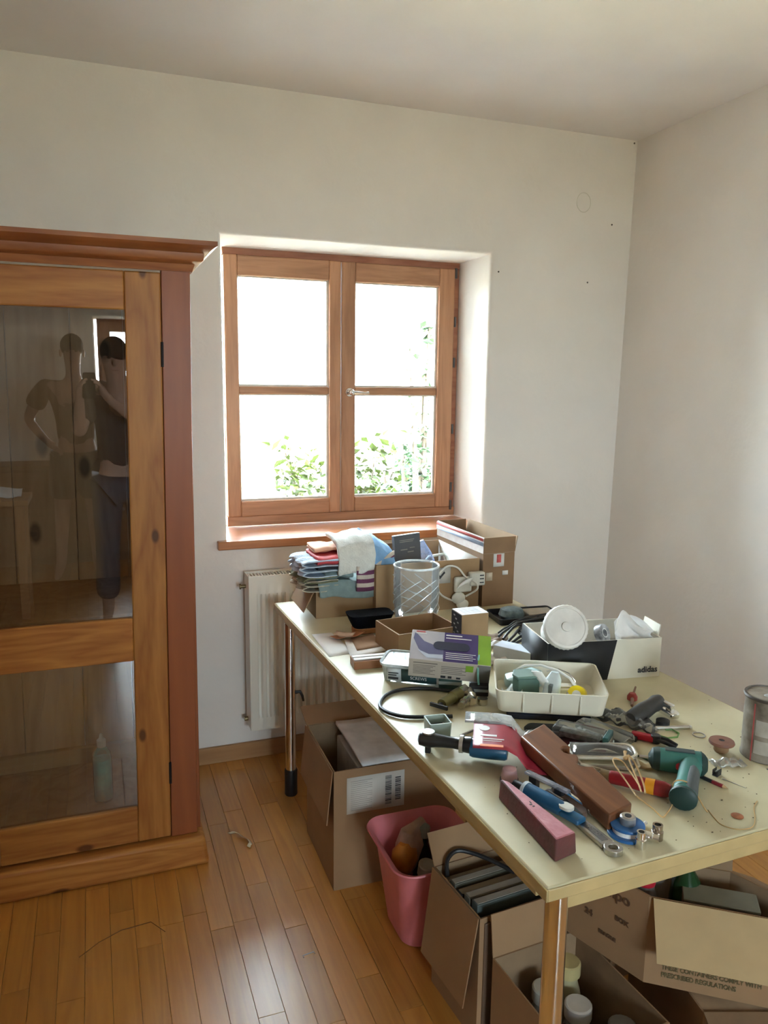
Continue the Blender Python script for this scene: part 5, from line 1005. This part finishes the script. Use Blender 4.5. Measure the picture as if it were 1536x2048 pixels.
# white spray bottle with blue head behind the bin
q = thing('blue_top_bottle', 'white bottle with a blue spray head behind the pink bin', 'bottle', (1.04, 1.86, 0))
obj('bottle_body', MB().lathe([(.030,0),(.034,.005),(.034,.26),(.030,.29),(.016,.32),(.014,.335)], 22), mat('bottle_white', (.50,.47,.46), .45), q); obj('spray_head', MB().lathe([(.020,.325),(.024,.335),(.024,.385),(.016,.41),(.008,.415)], 20), mat('spray_blue', (.012,.025,.20), .4), q); obj('spray_nozzle', MB().box(-.045,-.012,-.010,.010,.375,.398), mat('spray_blue', (.012,.025,.20)), q, bevel=.003); obj('label_print', MB().lathe([(.0345,.06),(.0345,.16)], 22, cap=False), mat('label_rose', (.36,.22,.24), .5), q)
q = thing('dowel_stick', 'thin wooden stick standing behind the pink bin', 'stick', (.985, 1.90, 0)); q.rotation_euler = (R(-3), R(2), 0); obj('stick_shaft', MB().cyl((0,0,0),(0,0,.52),.006,.006,10), mat('stick_wood', (.28,.20,.12), .7), q); obj('stick_wrap', MB().cyl((0,0,.30),(0,0,.34),.008,.008,10), mat('stick_wrap', (.20,.13,.09), .8), q)
q = thing('orange_canister', 'orange canister under the table behind the white bottle', 'canister', (1.135, 1.86, 0)); obj('can_shell', MB().lathe([(.045,0),(.05,.005),(.05,.25),(.04,.28),(.02,.285)], 22), mat('canister_orange', (.38,.10,.02), .5, var=.3), q); obj('can_cap', MB().lathe([(.022,.285),(.022,.31)], 18), mat('canister_yellow', (.45,.30,.05), .5), q)

# carton with files and a flap hanging outwards
r, P, h = plan_box('file_carton', 'brown carton of dark files with a flap hanging outwards under the table', fplan(.775, 1.415, .30, .215, 5), 0, .325, M_kfloor, mat('kraft_dark_inside', (.30,.195,.11)))
flap(r, P, h, 3, .225, 172, M_kfloor, taper=.006); flap(r, P, h, 2, .08, 30, M_kfloor); flap(r, P, h, 1, .10, 140, M_kfloor)
fc = [((.03,.03,.03),.300,'black ring file nearest the flap of the file carton'),((.10,.095,.07),.318,'olive grey folder, second in the file carton'),((.02,.02,.022),.312,'black folder standing in the middle of the file carton'),((.16,.15,.12),.325,'beige folder in the middle of the file carton'),((.09,.11,.10),.330,'grey green folder sticking up in the file carton'),((.13,.08,.05),.305,'brown folder at the back of the file carton')]
for k, (cc, hh, lb) in enumerate(fc):
    ca, sa = math.cos(R(5)), math.sin(R(5)); y = .192-.034*k; p = (.775+.012*ca-y*sa, 1.415+.012*sa+y*ca, .006)
    if k in (0,): pass
    q = thing('file_folder', lb, 'folder', p, R(5), 'files in the carton'); obj('cover', MB().box(.0,.27-.012*(k%3),-.026,.0,0,hh), mat('folder_%d'%k, cc, .5), q, bevel=.002); obj('paper_edge', MB().box(.003,.262-.012*(k%3),-.022,-.004,.004,hh+.001), mat('folder_paper', (.34,.32,.27), .8), q); 
q = thing('loose_cable', 'black cable looping over the rim of the file carton', 'cable', (.80, 1.62, .33)); obj('cable_line', MB().tube(spline([(-.02,-.02,-.02),(-.012,.0,.012),(.02,.01,.025),(.06,-.01,.02),(.10,-.05,.012),(.13,-.09,.004)]), .0055, 8), M_black, q)
# carton with jars in front of it
r, P, h = plan_box('jar_carton', 'open brown carton of jars just behind the near table leg', fplan(.815, 1.085, .235, .30, 4), 0, .245, M_kfloor, mat('kraft_dark_inside', (.30,.195,.11)))
flap(r, P, h, 2, .10, 8, M_kfloor, s0=.22)
for k, (x, y, hh, rr, cc, cp, lb) in enumerate(((.885,1.305,.205,.034,(.35,.34,.30),(.45,.43,.36),'pale jar with a cream lid in the jar carton'),(.955,1.325,.235,.033,(.40,.36,.22),(.50,.42,.20),'tall can with a yellow cap in the jar carton'),(.930,1.245,.20,.034,(.50,.48,.44),(.62,.60,.56),'white spray can in the jar carton'),(.875,1.215,.17,.034,(.30,.02,.02),(.10,.01,.01),'red can low in the jar carton'),(.985,1.165,.20,.034,(.06,.06,.06),(.2,.2,.2),'black can at the far side of the jar carton'))):
    bottle('jar_can', lb, x, y, .006, hh, rr, mat('jar_%d'%k, cc, .4), mat('jar_cap_%d'%k, cp, .4), cap_h=.03, cat='jar', neck=.7)

# racked carton on top of a lower carton
LP = [(1.135,1.10),(1.42,1.00),(1.50,1.28),(1.19,1.40)]
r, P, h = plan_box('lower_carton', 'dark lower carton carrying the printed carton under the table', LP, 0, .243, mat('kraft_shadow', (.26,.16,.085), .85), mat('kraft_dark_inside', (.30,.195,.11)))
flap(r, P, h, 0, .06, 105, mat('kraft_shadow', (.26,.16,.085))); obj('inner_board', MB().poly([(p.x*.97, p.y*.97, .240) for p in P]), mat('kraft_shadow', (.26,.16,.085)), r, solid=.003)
RP = [(1.066,1.206),(1.378,.975),(1.300,1.215),(.985,1.440)]
r, P, h = plan_box('printed_carton', 'brown carton with printed lines and a big flap hanging at its front', RP, .250, .205, M_kfloor, mat('kraft_dark_inside', (.30,.195,.11)))
flap(r, P, h, 0, .125, 158, mat('kraft_flap_light', (.46,.33,.165), .75, var=.04), s0=.02, s1=.98, taper=.012); flap(r, P, h, 2, .20, 12, mat('kraft_dark_inside', (.30,.195,.11))); flap(r, P, h, 1, .12, 120, M_kfloor)
A, B = P[0], P[1]; e = (B-A).normalized(); n = Vector((e.y,-e.x,0)); ang = math.atan2(e.y, e.x)
M_olp = mat('olive_print', (.13,.10,.04), .7)
for k, (tx, zz) in enumerate((('THESE CONTAINERS COMPLY WITH',.046),('PRESCRIBED REGULATIONS',.028))):
    p = A + e*.035 + n*.0012 + Vector((0,0,zz)); text('printed_line', tx, .0155, M_olp, r, tuple(p), (PI/2,0,ang), bold=.0004, sx=.78)
D = P[3]; e2 = (A-D).normalized(); n2 = Vector((e2.y,-e2.x,0)); ang2 = math.atan2(e2.y, e2.x)
for k, (tx, s, zz, sz) in enumerate((('Tempo',.10,.165,.036),('BOX',.17,.11,.016),('24',.09,.085,.022),('FRAGILE',.13,.055,.012))):
    p = D + e2*s + n2*.0012 + Vector((0,0,zz)); text('side_print', tx, sz, mat('brown_print', (.12,.06,.03), .7), r, tuple(p), (PI/2,0,ang2), bold=.0008)
q = thing('red_cap_bottle', 'clear bottle with a red cap standing in the printed carton', 'bottle', (1.100, 1.262, .256)); obj('bottle_body', MB().lathe([(.026,0),(.030,.004),(.030,.15),(.022,.175),(.020,.19)], 20), mat('bottle_smoke', (.22,.20,.18), .3), q); obj('cap', MB().lathe([(.022,.188),(.023,.192),(.022,.222),(.020,.225)], 20), mat('cap_red', (.52,.02,.04), .4), q)
q = thing('green_bottle', 'dark green bottle standing in the printed carton', 'bottle', (1.19, 1.235, .256)); obj('bottle_body', MB().lathe([(.030,0),(.034,.004),(.034,.15),(.030,.19),(.014,.22),(.014,.25)], 20), mat('green_dark_glass', (.015,.05,.015), .2), q); obj('label_band', MB().lathe([(.0345,.08),(.0345,.13)],20,cap=False), mat('olive_label', (.20,.22,.05), .5), q)
q = thing('white_packet', 'pale paper packet standing in the printed carton', 'packet', (1.125, 1.295, .256), R(-30)); obj('packet_body', MB().box(0,.10,0,.03,0,.235), mat('packet_pale', (.42,.39,.35), .7), q, bevel=.003)
q = thing('flat_tin', 'flat tin box lying in the printed carton', 'tin', (1.14, 1.185, .256), R(-37)); obj('tin_body', MB().box(0,.15,0,.06,0,.185), mat('tin_brown', (.16,.11,.07), .5), q, bevel=.004); obj('tin_lid', MB().box(-.001,.151,-.001,.061,.185,.192), mat('tin_olive', (.20,.19,.13), .4), q, bevel=.002)
# dark carton behind, below the table middle
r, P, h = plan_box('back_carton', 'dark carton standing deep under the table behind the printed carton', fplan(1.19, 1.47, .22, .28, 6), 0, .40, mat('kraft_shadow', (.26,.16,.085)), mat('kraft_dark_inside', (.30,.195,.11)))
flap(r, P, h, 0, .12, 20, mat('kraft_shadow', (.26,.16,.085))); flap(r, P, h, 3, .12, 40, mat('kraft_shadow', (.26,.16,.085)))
# bits on the floor
q = thing('wood_shaving', 'pale wood shaving lying beside the cabinet plinth', 'shaving', (.375, 2.46, .001), 0); obj('shaving_curl', MB().grid(lambda a,b: (.06*math.sin(2.2*a)-.01*b, -.11*a+.01*math.sin(8*a), .002+.006*math.sin(9*a)**2+.008*b), 16, 3), mat('shaving_pale', (.62,.50,.33), .8), q, solid=.001)
q = thing('floor_staple', 'small dark metal staple lying on the floor near the pink bin', 'staple', (.481, 1.823, .001), R(8)); obj('staple_wire', MB().tube([(-.016,-.004,.002),(-.016,.004,.002),(.016,.004,.002),(.016,-.003,.002)], .0012, 5), M_steel, q)
q = thing('floor_scuff', 'dark bent scuff line on the floor below the cabinet', 'wire', (.01, 2.05, .001), R(0)); obj('scuff_line', MB().tube([(-.11,-.03,.0008),(-.06,.012,.0008),(0,.042,.0009),(.08,.050,.0008),(.115,-.005,.0008)], .0010, 5), mat('scuff_brown', (.16,.08,.03), .7), q)  # floor scuff, drawn as a thin brown line

# ------------------------------------------------------------------ the two people standing in the room, seen only in the cabinet glass
def skin_mesh(name, J, edges, root, mt, parent, sub=2):
    """skeleton of joints grown into one continuous surface"""
    names = list(J); idx = {n: i for i, n in enumerate(names)}
    me = bpy.data.meshes.new(name); me.from_pydata([J[n][0] for n in names], [(idx[a], idx[b]) for a, b in edges], [])
    o = link(name, me, mt, parent)
    k = o.modifiers.new('skin', 'SKIN'); k.use_smooth_shade = True; k.branch_smoothing = .4
    for i, n in enumerate(names):
        r_ = J[n][1]; sv = me.skin_vertices[0].data[i]; sv.radius = r_ if isinstance(r_, tuple) else (r_, r_); sv.use_root = (n == root)
    s = o.modifiers.new('sub', 'SUBSURF'); s.levels = 1; s.render_levels = sub
    return o
M_skin = mat('skin', (.50,.30,.22), .55, var=.06)
def person(label, loc, J, hair_mt, shirt_mt, leg_mt, long_legs, look=(0,1,0)):
    p = thing('person', label, 'person', loc)
    E = [('pelvis','waist'),('waist','chest'),('chest','neck'),('neck','jaw'),('jaw','brow'),('brow','crown')]
    for s in ('l','r'):
        E += [('chest','sho_'+s),('sho_'+s,'elb_'+s),('elb_'+s,'wri_'+s),('wri_'+s,'palm_'+s),('pelvis','hip_'+s),('hip_'+s,'kne_'+s),('kne_'+s,'ank_'+s),('ank_'+s,'ball_'+s),('ball_'+s,'toe_'+s)]
        W, Pm = Vector(J['wri_'+s][0]), Vector(J['palm_'+s][0]); d = (Pm-W).normalized(); side = Vector(J['side_'+s]); curl = Vector(J['curl_'+s])
        for i in range(4):
            b = Pm + side*(.027-.018*i) ; ln = (.070,.078,.072,.056)[i]
            J['f%d%sa'%(i,s)] = (tuple(b + d*ln*.45 + curl*ln*.12), .0085); J['f%d%sb'%(i,s)] = (tuple(b + d*ln*.75 + curl*ln*.42), .008); J['f%d%sc'%(i,s)] = (tuple(b + d*ln*.85 + curl*ln*.75), .007)
            E += [('palm_'+s,'f%d%sa'%(i,s)),('f%d%sa'%(i,s),'f%d%sb'%(i,s)),('f%d%sb'%(i,s),'f%d%sc'%(i,s))]
        tb = W + d*.03 + side*.03; J['t%sa'%s] = (tuple(tb + side*.012 + d*.012), .010); J['t%sb'%s] = (tuple(tb + side*.022 + d*.042 + curl*.015), .009)
        E += [('wri_'+s,'t%sa'%s),('t%sa'%s,'t%sb'%s)]
    JJ = {k: v for k, v in J.items() if not k.startswith(('side_','curl_'))}
    skin_mesh('body', JJ, E, 'pelvis', M_skin, p)
    def grow(keys, edges, root, f, nm, mt, cut={}):
        Q = {}
        for k in keys:
            r_ = J[k][1]; r_ = tuple(x*f+.006 for x in r_) if isinstance(r_, tuple) else (r_*f+.006,)*2; Q[k] = (J[k][0], r_)
        for k, (a, b, t) in cut.items():
            P_ = Vector(J[a][0]).lerp(Vector(J[b][0]), t); r_ = J[a][1]; r_ = max(r_) if isinstance(r_, tuple) else r_; Q[k] = (tuple(P_), (r_*f+.012,)*2)
        return skin_mesh(nm, Q, edges, root, mt, p)
    ch = Vector(J['chest'][0]); 
    grow(['pelvis','waist','chest','sho_l','sho_r'], [('pelvis','waist'),('waist','chest'),('chest','sho_l'),('chest','sho_r'),('sho_l','sl'),('sho_r','sr')], 'pelvis', 1.22, 'shirt', shirt_mt, {'sl': ('sho_l','elb_l',.72), 'sr': ('sho_r','elb_r',.72)})
    if long_legs: grow(['pelvis','hip_l','hip_r','kne_l','kne_r'], [('pelvis','hip_l'),('pelvis','hip_r'),('hip_l','kne_l'),('hip_r','kne_r'),('kne_l','tl'),('kne_r','tr')], 'pelvis', 1.14, 'trousers', leg_mt, {'tl': ('kne_l','ank_l',.92), 'tr': ('kne_r','ank_r',.92)})
    else: grow(['pelvis','hip_l','hip_r'], [('pelvis','hip_l'),('pelvis','hip_r'),('hip_l','tl'),('hip_r','tr')], 'pelvis', 1.16, 'shorts', leg_mt, {'tl': ('hip_l','kne_l',.8), 'tr': ('hip_r','kne_r',.8)})
    b = Vector(J['brow'][0]); c = Vector(J['crown'][0])
    hd = MB(); hd.ball((b.x, b.y-.018, b.z+.035), .083, .098, .092, 20, 12); obj('hair', hd, hair_mt, p)
    fx = MB(); fx.ball((b.x, b.y+.098, b.z-.035), .013, .016, .022, 10, 8); obj('nose', fx, M_skin, p)
    for s in (-1, 1):
        obj('eye', MB().ball((b.x+.032*s, b.y+.080, b.z-.005), .013, .010, .008, 10, 6), mat('eye_dark', (.05,.03,.02), .2), p); obj('ear', MB().ball((b.x+.082*s, b.y, b.z-.02), .010, .020, .030, 10, 8), M_skin, p)
    obj('mouth', MB().ball((b.x, b.y+.084, b.z-.078), .024, .008, .005, 10, 6), mat('lip', (.40,.16,.14), .5), p)
    return p
# photographer, phone held up at eye height: facing the window, right side towards +x
J = {'pelvis':((0,0,.93),(.135,.10)),'waist':((0,.01,1.10),(.125,.095)),'chest':((0,0,1.32),(.145,.105)),'neck':((-.01,.01,1.49),.055),'jaw':((-.02,.03,1.58),(.062,.07)),'brow':((-.022,.035,1.66),(.074,.09)),'crown':((-.022,.025,1.74),(.055,.065)),
 'sho_l':((-.185,0,1.42),.060),'elb_l':((-.245,.17,1.20),.042),'wri_l':((-.225,.385,1.42),.028),'palm_l':((-.222,.415,1.475),(.034,.018)),'side_l':(0,-.8,.2),'curl_l':(.75,-.1,0),
 'sho_r':((.185,0,1.42),.060),'elb_r':((.190,.19,1.20),.042),'wri_r':((-.085,.375,1.42),.028),'palm_r':((-.105,.405,1.475),(.034,.018)),'side_r':(0,-.8,.2),'curl_r':(-.75,-.1,0),
 'hip_l':((-.095,0,.86),.095),'kne_l':((-.11,.02,.48),.062),'ank_l':((-.12,-.02,.085),.040),'ball_l':((-.13,.10,.034),(.042,.032)),'toe_l':((-.135,.165,.026),(.036,.024)),
 'hip_r':((.095,0,.86),.095),'kne_r':((.105,.02,.48),.062),'ank_r':((.11,-.02,.085),.040),'ball_r':((.12,.10,.034),(.042,.032)),'toe_r':((.125,.165,.026),(.036,.024))}
person('person in dark shirt and blue trousers holding up a phone, mirrored in the cabinet glass', (.165, -.455, 0), J, mat('hair_dark', (.03,.022,.018), .8), mat('shirt_dark', (.055,.045,.042), .85), mat('trousers_blue', (.085,.08,.10), .9), True)
ph = thing('phone', 'dark phone held up by the person mirrored in the cabinet glass', 'phone', tuple(Vector((0,0,1.5306)) - FW*.020 - UP*.045 + RT*.0)); ph.rotation_euler = Matrix((RT, UP, -FW)).transposed().to_euler()
obj('phone_body', MB().prism(rrect(.072,.148,.012), -.004, .004), mat('phone_black', (.01,.01,.012), .25), ph, bevel=.0015); obj('phone_screen', MB().prism(rrect(.066,.142,.010), .0041, .0045), mat('phone_screen', (.02,.022,.03), .1), ph)
# second person, further back, one hand on the hip
J = {'pelvis':((0,0,.97),(.13,.10)),'waist':((0,.01,1.15),(.12,.09)),'chest':((0,0,1.38),(.15,.105)),'neck':((0,.01,1.56),.055),'jaw':((0,.03,1.65),(.062,.07)),'brow':((0,.035,1.735),(.074,.09)),'crown':((0,.025,1.82),(.055,.065)),
 'sho_l':((-.20,0,1.48),.060),'elb_l':((-.34,-.04,1.22),.042),'wri_l':((-.20,.07,1.04),.029),'palm_l':((-.16,.10,1.01),(.034,.018)),'side_l':(0,.2,.8),'curl_l':(.3,.5,-.2),
 'sho_r':((.20,0,1.48),.060),'elb_r':((.26,.02,1.18),.042),'wri_r':((.25,.12,.95),.029),'palm_r':((.25,.14,.88),(.034,.018)),'side_r':(0,.8,0),'curl_r':(-.4,.2,0),
 'hip_l':((-.095,0,.90),.095),'kne_l':((-.13,.02,.50),.060),'ank_l':((-.16,-.02,.085),.040),'ball_l':((-.18,.10,.034),(.042,.030)),'toe_l':((-.19,.165,.026),(.036,.022)),
 'hip_r':((.095,0,.90),.095),'kne_r':((.10,.02,.50),.060),'ank_r':((.11,-.02,.085),.040),'ball_r':((.12,.10,.034),(.042,.030)),'toe_r':((.125,.165,.026),(.036,.022))}
person('barefoot person in a brown shirt and shorts, hand on hip, mirrored in the cabinet glass', (-.12, -1.75, 0), J, mat('hair_brown', (.06,.04,.025), .8), mat('shirt_brown', (.16,.09,.06), .85), mat('shorts_dark', (.09,.06,.05), .9), False)

# bench with a white cloth at the side, seen only as a reflection
bn = thing('wooden_bench', 'low pine bench with white cloth mirrored in the cabinet glass', 'bench', (-1.25, -.95, 0))
obj('bench_top', MB().box(0,.85,0,.40,.74,.775), wood('bench_pine', (.42,.22,.09), (.32,.15,.06), 0, .5, 20, True), bn, bevel=.004)
for x in (.03,.77):
    for y in (.03,.32): obj('leg', MB().box(x,x+.05,y,y+.05,0,.74), wood('bench_leg_pine', (.42,.22,.09), (.32,.15,.06), 2, .5, 20, False), bn, bevel=.003)
obj('bench_rail', MB().box(.08,.77,.035,.06,.62,.74), wood('bench_pine', (.42,.22,.09), (.32,.15,.06)), bn, bevel=.002)
wc = thing('white_cloth', 'crumpled white cloth lying on the bench mirrored in the cabinet glass', 'cloth', (-1.0, -.86, .776)); obj('cloth_folds', MB().grid(lambda a,b: (.55*a, .22*b, .02+.05*math.sin(PI*a)*math.sin(PI*b)+.015*math.sin(14*a+5*b)), 16, 10), mat('cloth_white', (.72,.73,.76), .85), wc, solid=.004)
bu = thing('white_bucket', 'white plastic bucket standing beside the photographer, mirrored in the cabinet glass', 'bucket', (.50, -.36, 0)); obj('bucket_shell', MB().lathe([(.12,0),(.125,.005),(.15,.36),(.156,.362),(.156,.372),(.146,.372),(.12,.02)], 32), mat('bucket_white', (.66,.66,.64), .4), bu); obj('bucket_handle', MB().tube([(.155*math.cos(PI*k/12), -.03*math.sin(PI*k/12), .355-.06*math.sin(PI*k/12)) for k in range(13)], .003, 6), M_steel, bu)

sb_ = thing('added_sideboard', 'added brown cupboard along the rear wall, darkening the cabinet glass reflection', 'added_sideboard', (-1.45, -2.53, 0))  # furniture added behind the camera to darken the lower pane's reflection
M_sbw = wood('sideboard_wood', (.26,.14,.065), (.19,.095,.04), 0, .5, 18, True)
obj('carcass', MB().box(0,2.3,0,.40,.06,.80), M_sbw, sb_, bevel=.003); obj('top_board', MB().box(-.02,2.32,-.01,.43,.80,.83), M_sbw, sb_, bevel=.004); obj('plinth_board', MB().box(.03,2.27,.03,.37,0,.06), M_sbw, sb_)
for k in range(4):
    d_ = obj('door', MB().box(.02+k*.57,.57+k*.57,.40,.42,.08,.78), M_sbw, sb_, bevel=.004); obj('knob', MB().ball((.52+k*.57 if k%2==0 else .07+k*.57,.432,.45),.014), M_steel, d_)
